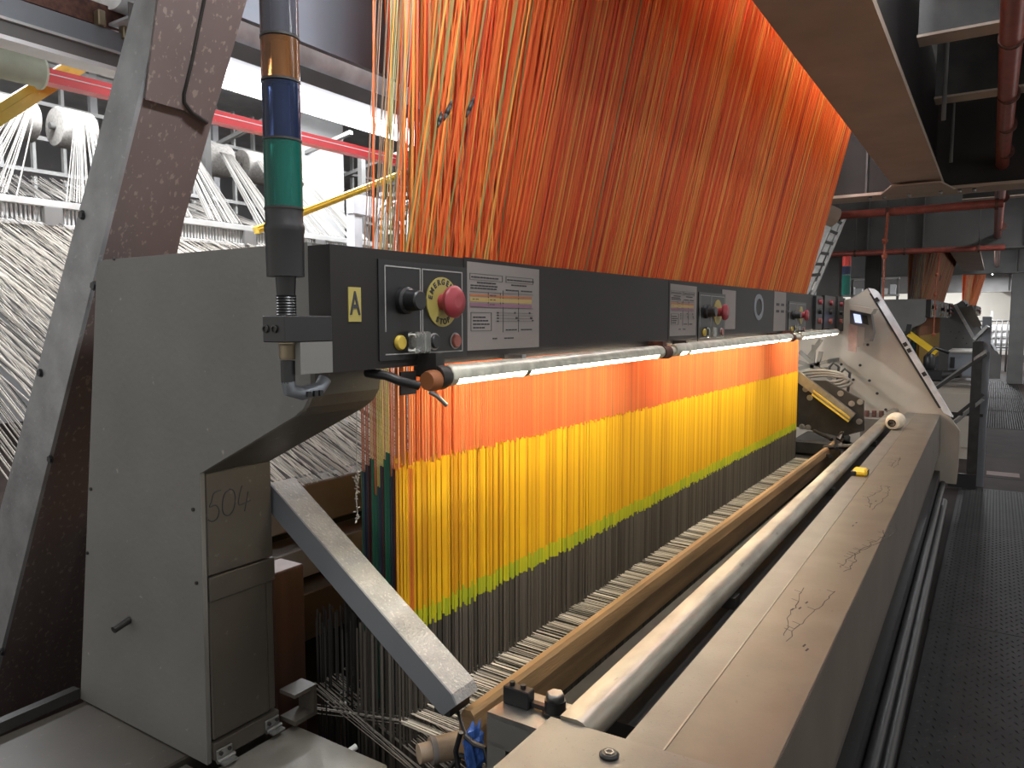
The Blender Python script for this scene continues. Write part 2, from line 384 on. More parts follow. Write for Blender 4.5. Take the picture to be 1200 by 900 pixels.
B().box((X0 + .016, 1.552, -1.015), (1.22, 1.602, -.609), bev=.003).build('lower_cover', M['front'], sf)
B().box((X0 + .016, 1.546, -.668), (1.245, 1.56, -.608), bev=.002).build('cover_band', M['front'], sf)
B().box((1.223, 1.556, -1.015), (1.243, 1.602, -.609), bev=.002).build('cover_edge', M['front'], sf)
B().box((X0 + .014, 1.545, -1.065), (1.245, 1.6, -1.02), bev=.002).build('foot_strip', M['front'], sf)
bb = B(); bb.tube([atx(152, 726, X0) , atx(152, 726, X0) + Vector((-.045, -.003, -.012))], .0095, 14); bb.build('peg', M['dark'], sf)
for (px, py) in [(134, 303), (107, 573), (103, 648), (227, 597), (231, 683)]:
    p = atx(px, py, X0); b = B(); b.cyl(p, (-1, 0, 0), .0045, .004, 10); b.build('screw', M['dark'], sf)
# 504 in marker strokes
def stroke(b, pts, y, r=.0016):
    P = [aty(px, py, y) for px, py in pts]
    # smooth
    Q = []
    for i in range(len(P) - 1):
        for k in range(4):
            t = k / 4; p0 = P[max(i - 1, 0)]; p1 = P[i]; p2 = P[i + 1]; p3 = P[min(i + 2, len(P) - 1)]
            Q.append(0.5 * ((2 * p1) + (p2 - p0) * t + (2 * p0 - 5 * p1 + 4 * p2 - p3) * t * t + (-p0 + 3 * p1 - 3 * p2 + p3) * t ** 3))
    Q.append(P[-1]); b.tube([q + Vector((0, .001, 0)) for q in Q], r, 6)
h5 = B()
for pts in [[(259, 574), (251, 578), (248, 588), (246, 594), (253, 592), (257, 598), (255, 607), (249, 611), (244, 609)],
            [(271, 573), (264, 578), (261, 590), (262, 601), (268, 604), (274, 597), (276, 584), (274, 575), (269, 573)],
            [(284, 569), (281, 580), (280, 591), (286, 590), (294, 586)], [(291, 576), (289, 588), (287, 599)]]:
    stroke(h5, pts, 1.548)
h5.build('handwritten_number', M['ink'], sf, label='black marker number 504')
for px, py in [(262, 880), (318, 846)]:
    p = aty(px, py, 1.545); b = B(); b.box(p + Vector((-.022, -.006, -.012)), p + Vector((.022, 0, .012)), bev=.002)
    b.cyl(p + Vector((-.024, -.009, -.014)), (1, 0, 0), .006, .048, 10); b.box(p + Vector((-.02, -.03, -.020)), p + Vector((.02, -.004, -.016)))
    h = b.build('hinge', M['steel'], sf)
    s = B(); s.cyl(p + Vector((.012, -.006, .004)), (0, -1, 0), .005, .004, 8); s.cyl(p + Vector((-.012, -.006, .002)), (0, -1, 0), .005, .004, 8); s.build('hinge_screw', M['dark'], h)
# ---- base covers under the frame
bc = thing('base_cover', (1.1, 1.6, FL), 'flat grey base cover lying under the loom side frame', 'machine cover')
B().box((.42, 1.64, -1.16), (1.29, 2.13, -1.075), bev=.004).build('side_plate', M['front'], bc)
B().box((.42, 1.1, -1.16), (1.03, 1.63, -1.085), bev=.004).build('front_plate', M['front'], bc)
B().box((1.045, 1.20, -1.16), (1.29, 1.540, -1.078), bev=.006).build('flap', M['lid2'], bc, label='hinged grey flap in front of the 504 cover')
B().box((.45, 1.3, FL), (1.27, 2.1, -1.16)).build('body', M['dark'], bc)
b = B(); b.tube([(1.285, 1.335, -1.09), (1.31, 1.33, -1.085)], .008, 10); b.build('peg', M['white'], bc)
tag(B().beam((.62, 2.13, -1.055), (1.035, 2.16, -1.055), .03, .03).build('edge_bar', M['dark']), 'dark square bar lying between the slanted leg and base cover', 'bar')
# ---- gantry leg
gl = thing('gantry_leg', (1.2, 2.9, FL), 'tall slanted gantry leg with bright bolted end face and brown side', 'leg')
def fy(z): return 1.70 + (.77 - z) * .567
def by(z): return fy(z) + .125 + (.9 - z) * .066
for nm, xa, xb, mm in (('end_face', 1.088, 1.10, 'steel_leg'), ('box_section', 1.10, 1.30, 'leg_brown')):
    zt, zb = 1.6, FL
    b = B()
    if nm == 'end_face': b.prism([(fy(zt), zt), (by(zt), zt), (by(zb), zb), (fy(zb), zb)], 'x', xa, xb)
    else:
        zs = (zt, .3, zb); R_ = (xb, xb, xb + .17); vs = []
        for z, r_ in zip(zs, R_): vs += [(xa, fy(z), z), (r_, fy(z), z), (r_, by(z), z), (xa, by(z), z)]
        b.add(vs, [(0, 1, 2, 3), (11, 10, 9, 8)] + [(k * 4 + q, k * 4 + 4 + q, k * 4 + 4 + (q + 1) % 4, k * 4 + (q + 1) % 4) for k in range(2) for q in range(4)])
    b.build(nm, M[mm], gl)
for px, py in [(97, 252), (111, 335), (48, 437), (60, 538), (3, 764), (10, 700)][:5]:
    p = atx(px, py, 1.088); b = B(); hexbolt(b, p, (-1, 0, 0), .011, .008); b.build('bolt', M['black'], gl)
# splice plate high on the brown side
def onfront(px, py):
    d = ray(px, py); n = Vector((0, 1, .567)); return d * ((1.70 + .77 * .567) / d.dot(n))
q = [onfront(*t) for t in ((168, 115), (214, 128), (239, 146), (271, 10), (262, -60), (190, -60))]
nrm = Vector((0, -1, -.567)).normalized()
B().add([p + nrm * .001 for p in q] + [p + nrm * .010 for p in q], [tuple(range(6)), tuple(range(6, 12))] + [(i, (i + 1) % 6, 6 + (i + 1) % 6, 6 + i) for i in range(6)]).build('splice_plate', M['leg_brown'], gl)
b = B(); q = [onfront(*t) + nrm * .012 for t in ((240, -20), (232, 20), (222, 70), (213, 108), (213, 118), (222, 130), (240, 142))]; b.tube(q, .005, 6); b.build('weld_seam', M['dark'], gl)
# ---- gantry beam (dark plate overhead, behind the cords)
gb = thing('gantry_beam', (1.3, 1.75, .8), 'dark grey gantry beam overhead behind the orange cords', 'beam')
B().box((1.31, 1.72, .81), (6.40, 1.74, 1.9)).build('front_plate', M['gantry'], gb)
B().box((1.31, 1.74, .88), (6.40, 1.84, .90)).build('bottom_flange', M['gantry'], gb)
B().box((1.31, 1.70, .80), (6.40, 1.72, .83)).build('lip', M['gantry'], gb)
# ---- control panel beam
def pz(x, t): 
    k = (x - X0) / 4.95
    return (.153 + .047 * k) if t else (-.099 + .024 * k)
XE = 6.95; YP = 1.10
cb = thing('control_beam', (X0, YP, -.1), 'long dark control beam across the loom with button panels and paper charts', 'control panel')
B().add([(x, y, z) for x in (X0, XE) for y, t in ((YP, 0), (YP + .062, 0), (YP + .062, 1), (YP, 1)) for z in (pz(x, t),)], [(3, 2, 1, 0), (4, 5, 6, 7), (0, 1, 5, 4), (1, 2, 6, 5), (2, 3, 7, 6), (3, 0, 4, 7)]).build('beam_body', M['panel'], cb)
B().box((1.26, YP + .062, -.03), (6.0, YP + .13, -.02)).build('back_tray', M['panel'], cb)
def onp(px, py, d=0): return aty(px, py, YP - d)
def quad(pts, m, name, par, d0=.0, d1=.002, label=None):
    P = [onp(*p) for p in pts]; n = len(P)
    return B().add([Vector((p.x, YP - d1, p.z)) for p in P] + [Vector((p.x, YP - d0, p.z)) for p in P], [tuple(range(n)), tuple(range(n, 2 * n))] + [(i, (i + 1) % n, n + (i + 1) % n, n + i) for i in range(n)]).build(name, m, par, label=label)
def rect(x0, x1, z0, z1, m, name, par, d0=0, d1=.002, label=None):
    return B().box((x0, YP - d1, z0), (x1, YP - d0, z1)).build(name, m, par, label=label)
def outline(x0, x1, z0, z1, m, name, par, t=.0025, d=.0045, openb=False):
    b = B()
    b.box((x0, YP - d, z1 - t), (x1, YP - .0035, z1)); b.box((x0, YP - d, z0), (x1, YP - .0035, z0 + t))
    b.box((x1 - t, YP - d, z0), (x1, YP - .0035, z1)); b.box((x0, YP - d, z0 + (.05 if openb else 0)), (x0 + t, YP - .0035, z1))
    return b.build(name, m, par)
# sticker A
a0, a1 = onp(408, 377), onp(422, 337)
stk = rect(a0.x, a1.x, a0.z, a1.z, M['discy'], 'letter_sticker', cb, label='yellowish sticker with black letter A')
pm = Matrix(((1, 0, 0, (a0.x + a1.x) / 2), (0, 0, -1, YP - .003), (0, 1, 0, (a0.z + a1.z) / 2), (0, 0, 0, 1)))
glyphs('A', .068, pm, M['ink'], stk, 'letter', .0008, sx=.62)
def station(xl, s, par, near=True):
    """button station: two outlined fields, selector, emergency stop, buttons; xl left x, s x-scale"""
    zt, zb = .122, -.07
    x1 = xl + .118 * s; x2 = xl + .123 * s; x3 = xl + .275 * s
    plate = rect(xl - .018, x3 + .018, zb - .012, zt + .012, M['panel2'], 'button_plate', par, 0, .0035)
    outline(xl, x1, zb, zt, M['inkwh'], 'left_border', plate, openb=True); outline(x2, x3, zb, zt, M['inkwh'], 'right_border', plate)
    b = B(); b.lathe([(.030, 0), (.030, .012), (.024, .016), (.022, .045), (.019, .048)], (xl + .062 * s, YP - .0035, .048), (0, -1, 0), 20); b.build('selector_knob', M['black'], plate)
    c = Vector((xl + .195 * s, YP - .0035, .048)); R = .058
    b = B(); b.cyl(c, (0, -1, 0), R, .003, 32); d = b.build('stop_disc', M['discy'], plate, label='yellow disc lettered EMERGENCY STOP')
    L = []
    for txt, a0_, st, flip in (('EMERGENCY', 168, -20, 1), ('STOP', 243, 18, -1)):
        for i, ch in enumerate(txt):
            a = math.radians(a0_ + st * i); rr = R * .80
            u = Vector((math.cos(a), 0, math.sin(a))) * flip     # letter 'up'
            r_ = Vector((u.z, 0, -u.x)); pos = c + Vector((math.cos(a), 0, math.sin(a))) * rr + Vector((0, -.0036, 0))
            n_ = Vector((0, -1, 0))
            L.append((ch, .0185, Matrix(((r_.x, u.x, n_.x, pos.x), (r_.y, u.y, n_.y, pos.y), (r_.z, u.z, n_.z, pos.z), (0, 0, 0, 1))), .0006, .95))
    if near: merge_glyphs(L, M['ink'], par, 'stop_lettering')
    b = B(); b.lathe([(.020, 0), (.020, .020), (.036, .026), (.038, .036), (.032, .043), (.014, .046)], c + Vector((0, -.003, 0)), (0, -1, 0), 24); b.build('stop_button', M['mush'], plate)
    for k, (dx, mm, ring) in enumerate([(.045, 'btny', 0), (.092, 'clear', 2), (.165, 'black', 1), (.245, 'btnr', 1)]):
        p = Vector((xl + dx * s, YP - .0035, -.044)); b = B(); b.lathe([(.0165, 0), (.0165, .006), (.014, .009)], p, (0, -1, 0), 18); b.build('push_button', M[mm], plate)
        if ring == 1:
            b = B(); b.lathe([(.020, 0), (.020, .002), (.0175, .002), (.0175, .0025)], p, (0, -1, 0), 20); b.build('button_ring', M['inkwh'], plate)
        if ring == 2:
            b = B(); b.box(p + Vector((-.024, -.034, -.024)), p + Vector((.024, -.002, .024)), bev=.004); b.build('button_guard', M['tubeglass'], plate)
e0 = onp(448, 307)
station(e0.x + .002, 1.0, cb)
def sheet(pl, name, full=True, par=cb, label=None):
    """printed chart; pl: px rectangle corners (x0,x1,top y,bottom y)"""
    p0 = onp(pl[0], pl[3]); p1 = onp(pl[1], pl[2]); x0, x1, z0, z1 = p0.x, p1.x, p0.z, p1.z
    rect(x0 - .012, x1 + .016, z0 - .012, z1 + .010, M['panel'], 'sheet_sleeve', par, 0, .0012)
    s = rect(x0, x1, z0, z1, M['paper'], name, par, .0012, .0024, label)
    W, Hh = x1 - x0, z1 - z0
    def ln(u0, u1, v0, v1): return ((x0 + u0 * W, YP - .0032, z0 + v0 * Hh), (x0 + u1 * W, YP - .0024, z0 + v1 * Hh))
    for v0, v1, mm in ((.615, .64, 'inkor'), (.555, .605, 'inkye'), (.50, .54, 'inkpu')):
        B().box(*ln(.03, .88, v0, v1)).build('colour_band', M[mm], s)
    b = B(); rnd = random.Random(int(pl[0]))
    for (u0, u1, v) in [(.03, .45, .87), (.03, .45, .80), (.50, .90, .87), (.50, .90, .80), (.04, .30, .43), (.04, .30, .22), (.03, .9, .665), (.03, .9, .49)]: b.box(*ln(u0, u1, v, v + .004))
    for (u, v0, v1) in [(.03, .8, .874), (.45, .8, .874), (.5, .8, .874), (.9, .8, .874), (.04, .22, .434), (.30, .22, .434), (.46, .2, .7), (.68, .2, .7), (.26, .5, .665), (.42, .5, .665)]: b.box(*ln(u, u + .004, v0, v1))
    for (u0, v, n) in [(.05, .825, 9), (.52, .825, 9), (.12, .765, 6), (.58, .765, 6), (.04, .73, 8), (.04, .70, 8), (.50, .70, 4), (.72, .70, 4), (.07, .37, 4), (.07, .33, 5), (.07, .29, 5), (.07, .25, 4), (.5, .22, 4), (.72, .22, 4), (.32, .12, 2), (.48, .12, 3), (.06, .575, 2), (.28, .625, 2), (.28, .575, 2), (.28, .52, 2)]:
        u = u0
        for k in range(n):
            wd = rnd.uniform(.02, .045); b.box(*ln(u, u + wd, v, v + .016)); u += wd + .008
    for v in (.33, .365, .40, .43):
        b.box(*ln(.36, .90, v, v + .003)); b.box(*ln(.38, .40, v - .006, v + .012))
    for u in (.62, .84): b.box(*ln(u, u + .02, .425, .447)); b.box(*ln(u + .02, u + .05, .36, .385)); b.box(*ln(u + .05, u + .07, .335, .35))
    b.build('print', M['ink'], s, kind='stuff')
sheet((547, 631, 316, 411), 'paper_chart', label='white paper chart with orange, yellow and purple bands')
sheet((784, 816, 336, 394), 'paper_chart', label='worn chart under a plastic sleeve')
q0, q1 = onp(845, 386), onp(862, 341); rect(q0.x, q1.x, q0.z, q1.z, M['paper'], 'notice_sheet', cb, .0, .002)
e1 = onp(820, 340); station(e1.x, 1.25, cb, False)
c = onp(889, 360)
b = B(); R_ = .07
for k in range(28):
    a = 2 * math.pi * k / 28; a2 = 2 * math.pi * (k + 1) / 28
    b.add([c + Vector((math.cos(t) * r, d, math.sin(t) * r * .75)) for t in (a, a2) for r in (.062, .095) for d in (-.003, 0)], [(0, 2, 6, 4), (0, 4, 5, 1), (2, 3, 7, 6), (1, 5, 7, 3)])
b.build('oval_emblem', M['arm_side'], cb, label='pale oval ring emblem')
q0, q1 = onp(906, 388), onp(921, 343); s3 = rect(q0.x, q1.x, q0.z, q1.z, M['paper'], 'notice_sheet', cb, 0, .002)
b = B()
for k in range(4):
    for j in range(2): b.box((q0.x + .05 + k * .12, YP - .003, .06 + j * .04), (q0.x + .12 + k * .12, YP - .002, .075 + j * .04))
b.build('print', M['ink'], s3, kind='stuff')
e2 = onp(925, 345); station(e2.x, 1.7, cb, False)
for px0, px1, mm in [(952, 961, 'panel2'), (962, 976, 'panel2'), (978, 985, 'dark')]:
    q0, q1 = onp(px0, 386), onp(px1, 348); pl = rect(q0.x, q1.x, q0.z, q1.z, M[mm], 'switch_panel', cb, 0, .02)
    for k in range(3):
        zz = .15 - k * .07; xx = (q0.x + q1.x) / 2
        B().cyl((xx, YP - .02, zz), (0, -1, 0), .02, .02, 12).build('push_button', M[['mush', 'black', 'btnr'][k]], pl)

# ---- signal tower
st = thing('signal_tower', (.95, 1.126, .05), 'near signal tower with amber, blue and green lenses on a black bracket', 'signal light')
tc = Vector((.95, 1.127, 0)); R = .0345
for z0, z1, nm, mm in [(.520, .70, 'smoked_lens', 'clear'), (.442, .516, 'amber_lens', 'amber'), (.336, .438, 'blue_lens', 'blue'), (.212, .333, 'green_lens', 'green')]:
    b = B(); b.lathe([(R, z0), (R, z1)], tc, Vz, 28); o = b.build(nm, M[mm], st)
    b = B(); b.cyl(tc + Vector((0, 0, z0 + .004)), Vz, .012, z1 - z0 - .008, 10); b.build('bulb', M['white' if mm != 'clear' else 'dark'], o)
    b = B(); b.lathe([(R + .0012, z0 - .0025), (R + .0012, z0 + .0015)], tc, Vz, 28); b.build('joint_ring', M['dark'], o)
b = B(); b.lathe([(R, .086), (R + .001, .165), (R + .0025, .17), (R + .0025, .18), (R, .185), (R, .210)], tc, Vz, 28); b.build('black_base', M['black'], st)
b = B(); b.lathe([(.017, .05), (.019, .086)], tc, Vz, 18); b.build('stem', M['black'], st)
b = B(); b.lathe([(.0175 + (.0015 if k % 2 else 0), .012 + k * .0026) for k in range(16)], tc, Vz, 18); b.build('threaded_neck', M['black'], st)
b = B(); b.box((.918, 1.096, -.037), (1.036, 1.158, .013), bev=.002); br = b.build('bracket_block', M['black'], st)
for y in (1.147, 1.122):
    b = B(); b.lathe([(.0075, 0), (.0075, .003), (.005, .0035), (.005, .001)], (.9175, y - .0, -.012), (-1, 0, 0), 14); b.build('socket_screw', M['dark'], br)
b = B(); b.lathe([(.0185, -.040), (.0185, -.036)], tc, Vz, 14); b.lathe([(.014, -.070), (.0155, -.066), (.0155, -.045), (.017, -.041)], tc, Vz, 14); b.build('gland_nut', M['brass'], st)
b = B(); b.lathe([(.013, -.115), (.0135, -.072)], tc, Vz, 14); b.build('cable_sleeve', M['black'], st)
b = B(); b.box((.955, 1.097, -.098), (1.036, 1.112, -.037)); b.build('mounting_plate', M['frame'], st)
b = B(); b.tube([tc + Vector((0, 0, -.112)), tc + Vector((.002, 0, -.128)), tc + Vector((.03, -.004, -.137)), tc + Vector((.07, -.008, -.130)), tc + Vector((.085, -.008, -.112))], .0135, 12); el = b.build('cable_elbow', M['arm_side'], st)
b = B()
for x in (.975, .992, 1.005): b.box((x, 1.101, -.143), (x + .009, 1.107, -.132))
b.build('elbow_clip', M['black'], el)

# ---- guard arm (light bar) in front of the column
ar = thing('guard_arm', (1.29, 1.5, -.45), 'grey box-section arm slanting down from the loom frame over the warp', 'guard arm')
def arm_pt(t, up): 
    p0 = Vector((0, 1.568, -.416)); p1 = Vector((0, .955, -.832)); p = p0.lerp(p1, t)
    n = Vector((0, .566, -.824))          # downwards, square to the arm
    return p + n * up
tk = .062
pl = [arm_pt(0, 0), arm_pt(.97, 0), arm_pt(1.0, .012), arm_pt(.985, tk), arm_pt(0, tk)]
B().prism([(p.y, p.z) for p in pl], 'x', 1.25, 1.255).build('side_face', M['arm_side'], ar)
B().prism([(p.y, p.z) for p in pl], 'x', 1.255, 1.335).build('box_section', M['arm_top'], ar)
pe = arm_pt(.985, tk * .9); b = B(); b.box((1.255, pe.y - .014, pe.z - .005), (1.33, pe.y + .03, pe.z + .012)); b.build('end_seal', M['black'], ar)
for px, py in ((384, 631), (390, 629)):
    d = ray(px, py); t = (.566 * 0)  # on the top face plane
    n = Vector((0, -.566, .824)); p = d * (Vector((0, 1.568, -.416)).dot(n) / d.dot(n)); b = B(); b.cyl(p, n, .0035, .001, 8); b.build('rivet_hole', M['black'], ar)
b = B(); pc = atx(533, 828, 1.3); b.tube([pc, atx(538, 838, 1.28), atx(543, 855, 1.26), atx(549, 868, 1.25)], .0042, 8); b.build('cable', M['black'], ar)

# ---- lamp tubes under the beam
LY = 1.05
lamps = [(1.335, 2.60), (2.78, 4.68), (4.98, 6.25)]
LLB = ['nearest lit tube lamp under the dark control beam', 'middle lit tube lamp under the control beam', 'farthest lit tube lamp at the end of the control beam']
def lz(x): return -.123 + (x - 1.3) * .0098
for i, (xa, xb) in enumerate(lamps):
    lp = thing('tube_lamp', (xa, LY, lz(xa)), LLB[i], 'lamp', 'tube lamps under the control beam')
    a, e = Vector((xa, LY, lz(xa))), Vector((xb, LY, lz(xb)))
    # reflector shell: upper part of the guard tube
    def halfshell(r, a0, a1, n, p, q):
        vs = []; 
        for c_ in (p, q):
            for k in range(n + 1):
                t = math.radians(a0 + (a1 - a0) * k / n); vs.append(c_ + Vector((0, -math.cos(t) * r, math.sin(t) * r)))
        return vs, [(k, k + 1, n + 2 + k, n + 1 + k) for k in range(n)]
    b = B(); vs, fs = halfshell(.026, -14, 165, 10, a, e); b.add(vs, fs, True); vs, fs = halfshell(.0245, -14, 165, 10, a, e); b.add(vs, [f[::-1] for f in fs], True)
    b.build('reflector_shell', M['greytube'], lp)
    b = B(); b.tube([a + Vector((.04, 0, -.004)), e + Vector((-.04, 0, -.004))], .0165, 14); b.build('fluorescent_tube', M['tubewarm'], lp)
    for x in (xa, xb):
        b = B(); b.tube([(x - .025, LY, lz(x)), (x + .025, LY, lz(x))], .0235, 16); b.build('end_cap', M['greytube'], lp)
    for x in ([xa + .33] if i == 0 else [xa + .12, xb - .3]):
        b = B(); b.tube([(x - .012, LY, lz(x)), (x + .012, LY, lz(x))], .0245, 16); b.box((x - .01, LY - .005, lz(x) + .02), (x + .01, LY + .06, lz(x) + .035)); b.build('clip', M['dark' if i else 'steel'], lp)
    if i < 2:
        b = B(); b.tube([(xb + .03, LY, lz(xb)), (xb + .10, LY, lz(xb) - .002)], .0255, 14); b.box((xb + .03, LY - .01, lz(xb)), (xb + .07, LY + .06, lz(xb) + .04)); b.build('holder', M['rust'], lp)
        b = B(); b.tube([(xb + .1, LY, lz(xb)), (lamps[i + 1][0] - .02, LY, lz(xb))], .017, 12); b.build('link_tube', M['greytube'], lp)
    if i == 0:
        b = B(); b.tube([atx(430, 437, 1.18), atx(452, 440, 1.18), atx(470, 447, 1.2), atx(490, 452, 1.24)], .010, 10); b.box(atx(468, 436, 1.22), atx(500, 462, 1.27) + Vector((0, .03, 0)), bev=.004); b.build('cable_entry', M['black'], lp)
        b = B(); b.lathe([(.020, 0), (.024, .012), (.024, .03), (.02, .034)], (1.268, LY, lz(1.3) - .006), (1, 0, 0), 18); b.build('orange_cap', M['capor'], lp)
        b = B(); b.lathe([(.027, 0), (.029, .02), (.025, .035)], (1.298, LY, lz(1.3)), (1, 0, 0), 18); b.box((1.295, LY - .005, lz(1.3)), (1.325, LY + .06, lz(1.3) + .055)); b.build('holder', M['dark'], lp)
        b = B(); b.tube([aty(503, 459, LY), aty(512, 464, LY - .01), aty(523, 475, LY - .015)], .005, 8); b.build('lever', M['steel'], lp)

# ---- jacquard harness: cords, sleeves, heddles
def clampc(c): return tuple(max(0.0, min(1.0, x)) for x in c) + (1,)
RED = (0.78, 0.085, 0.018); ORA = (0.88, 0.165, 0.028); YEO = (0.92, 0.36, 0.07); DRK = (0.32, 0.045, 0.02); OLI = (0.34, 0.29, 0.10)
def mixc(a, b, t): return tuple(a[i] * (1 - t) + b[i] * t for i in range(3))
ZB, ZY, ZK, ZBOT = .02, -.372, -.805, -1.50
HX0, HX1 = 1.385, 5.90
hn = thing('jacquard_harness', (3.6, 1.32, 0), 'huge curtain of orange cords with yellow sleeves and dark heddles across the near loom', 'cord curtain')
up = B(); low = B(); slv = B(); hed = B(); cuff = B()
rnd = random.Random(3)
LAY = 9
def band(x):
    s = 0
    for c0, w_ in ((2.62, .10), (4.15, .22), (4.9, .16), (5.55, .25), (3.2, .06)): s += math.exp(-((x - c0) / w_) ** 2)
    return min(1, s)
for L in range(LAY):
    y0 = 1.25 + .024 * L
    lean = (LAY - 1 - L) / (LAY - 1)
    n = 430
    for i in range(n):
        x = HX0 + (HX1 - HX0) * (i + rnd.random() * .35 + L * .37) / n
        if x < y0 * 1.107 - .09 or (x < y0 * 1.107 and rnd.random() < .75): continue
        t = rnd.random(); e = band(x) * 1.25
        edge = math.exp(-((x - HX0) / .25))
        if t < .30 - .2 * e: c = RED
        elif t < .86 - .42 * e: c = ORA
        elif t < .97: c = YEO
        else: c = DRK
        if rnd.random() < edge * .55: c = OLI if rnd.random() < .5 else YEO
        c = mixc(c, (c[0] * .55, c[1] * .5, c[2] * .5), rnd.random() * .5)
        ztop = 2.1
        yt = y0 + .05 - .52 * lean - .02 * rnd.random(); xt = x + rnd.uniform(-.012, .012)
        if edge > .15 and rnd.random() < .45: yt = y0 - .05
        if x < HX0 + .35 and rnd.random() < .62 * (1 - (x - HX0) / .35): continue
        up.cord((x, y0, ZB), (xt, yt, ztop), .0024, clampc(c))
        if L < 7 and x > y0 * 1.107 - .012:
            cl = mixc(c, (.90, .36, .17), .62)  # lamp overexposure mixed into the colour of the same orange cords
            dz = rnd.uniform(-.006, .012)
            low.cord((x, y0, ZB), (x, y0, ZY + dz), .0032, clampc(cl))
for L in range(6):
    y0 = 1.25 + .03 * L; n = 400
    for i in range(n):
        x = HX0 + (HX1 - HX0) * (i + rnd.random() * .75) / n
        d1 = rnd.uniform(-.012, .006)
        k = rnd.uniform(.55, 1.15); hc = (.13 * k, .115 * k, .098 * k)
        hed.cord((x, y0, ZK + d1), (x, y0, ZBOT), .0040, clampc(hc), 4)
        if x < y0 * 1.107: continue
        k = rnd.random(); c = mixc((.84, .50, .012), (.62, .30, .010), k * k)
        if x < 1.45: c = mixc(c, (.55, .10, .03), .75 if rnd.random() < .5 else 0)
        dz = rnd.uniform(-.004, .012)
        slv.cord((x, y0, ZY + dz), (x, y0, ZK + .05 + d1), .0044, clampc(c), 4)
        cuff.cord((x, y0, ZK + .05 + d1), (x, y0, ZK + d1), .0045, clampc(mixc((.62, .58, .02), (.36, .46, .03), rnd.random())), 4)
for L in range(6):
    y0 = 1.43 + .03 * L
    for i in range(260):
        x = HX0 + (HX1 - HX0) * (i + rnd.random()) / 260 if i > 30 else HX0 + .3 * rnd.random(); k = rnd.uniform(.3, 1); hed.cord((x, y0, -.80 - rnd.random() * .05), (x, y0, ZBOT), .003, clampc((.045 * k, .04 * k, .036 * k)), 4)
up.build('upper_cords', M['cord'], hn, True, 'stuff', 'orange and red cords rising to the ceiling')
low.build('lower_cords', M['cord'], hn, True, 'stuff', 'orange cords under the beam, painted salmon as if overlit')
slv.build('yellow_sleeves', M['cord'], hn, True, 'stuff', 'bright yellow sleeves'); cuff.build('green_cuffs', M['cord'], hn, True, 'stuff', 'yellow green sleeve ends')
hed.build('heddles', M['cord'], hn, True, 'stuff', 'dark grey heddle wires')
B().box((HX0, 1.235, ZB - .012), (HX1, 1.50, ZB)).build('comber_board', M['wood'], hn)
# selvedge cords at the near end: each cord is a part
sel = [(424, 'r'), (429, 'r'), (434, 'o'), (438, 'r'), (442, 'y'), (446, 'y'), (449, 'o'), (453, 'y'), (456, 'r'), (459, 'r')]
for i, (px, k) in enumerate(sel):
    for j in range(2):
        y = 1.44 - (px - 424) * .0038 - j * .012; x = aty(px + j * 2, 500, y).x
        c = {'r': (.45, .16, .09), 'o': (.55, .36, .18), 'y': (.58, .52, .16)}[k]
        zs = -.47 - (px - 440) * .004 + .04 * ((i * 7) % 3) if px < 445 else -.40 + .02 * ((i * 5) % 4)
        b = B(); b.cord((x, y, .02), (x, y, zs), .002, clampc(c), 5); b.cord((x + rnd.uniform(-.01, .02), y - .16 - .1 * rnd.random(), 2.1), (x, y, .02), .0016, clampc(mixc(c, (.5, .5, .4), .4)), 4)
        cc = [(.012, .10, .065), (.02, .035, .06), (.05, .012, .016), (.012, .14, .08)][(i + j) % 4]
        b.cord((x, y, zs), (x, y, ZK - .15 - .1 * rnd.random()), .0042, clampc(cc), 6); b.cord((x, y, ZK - .2), (x, y, ZBOT), .0022, clampc((.05, .045, .04)), 4)
        b.build('selvedge_cord', M['cord'], hn, True)
# green knots tied in the upper cords
for px0, py0, px1, py1 in [(513, 150, 518, 130), (520, 142, 530, 117), (546, 138, 556, 113)]:
    b = B(); Pk = [aty(px0 + (px1 - px0) * t, py0 + (py1 - py0) * t, 1.02) for t in (0, .3, .7, 1)]
    b.tube([Pk[0], Pk[1]], .001, 8, r2=.005); b.tube([Pk[1], Pk[2]], .005, 8); b.tube([Pk[2], Pk[3]], .005, 8, r2=.001); b.build('dark_knot', M['dark'], hn)
# lint string
ls = B(); pts = [aty(px, py, 1.24) for px, py in ((418, 440), (418, 500), (418, 545), (420, 562), (417, 580), (419, 600), (418, 612))]
ls.tube(pts, .0012, 6)
for k in range(40):
    t = rnd.random(); z = pts[2].z + (pts[6].z - pts[2].z) * t; p = Vector((pts[2].x + rnd.uniform(-.004, .004), 1.24 + rnd.uniform(-.004, .004), z))
    ls.tube([p, p + Vector((rnd.uniform(-.008, .008), rnd.uniform(-.004, .004), rnd.uniform(-.006, .006)))], .0016, 4)
tag(ls.build('lint_string', M['yarn']), 'thin string with pale lint hanging at the near edge of the cord curtain', 'string')

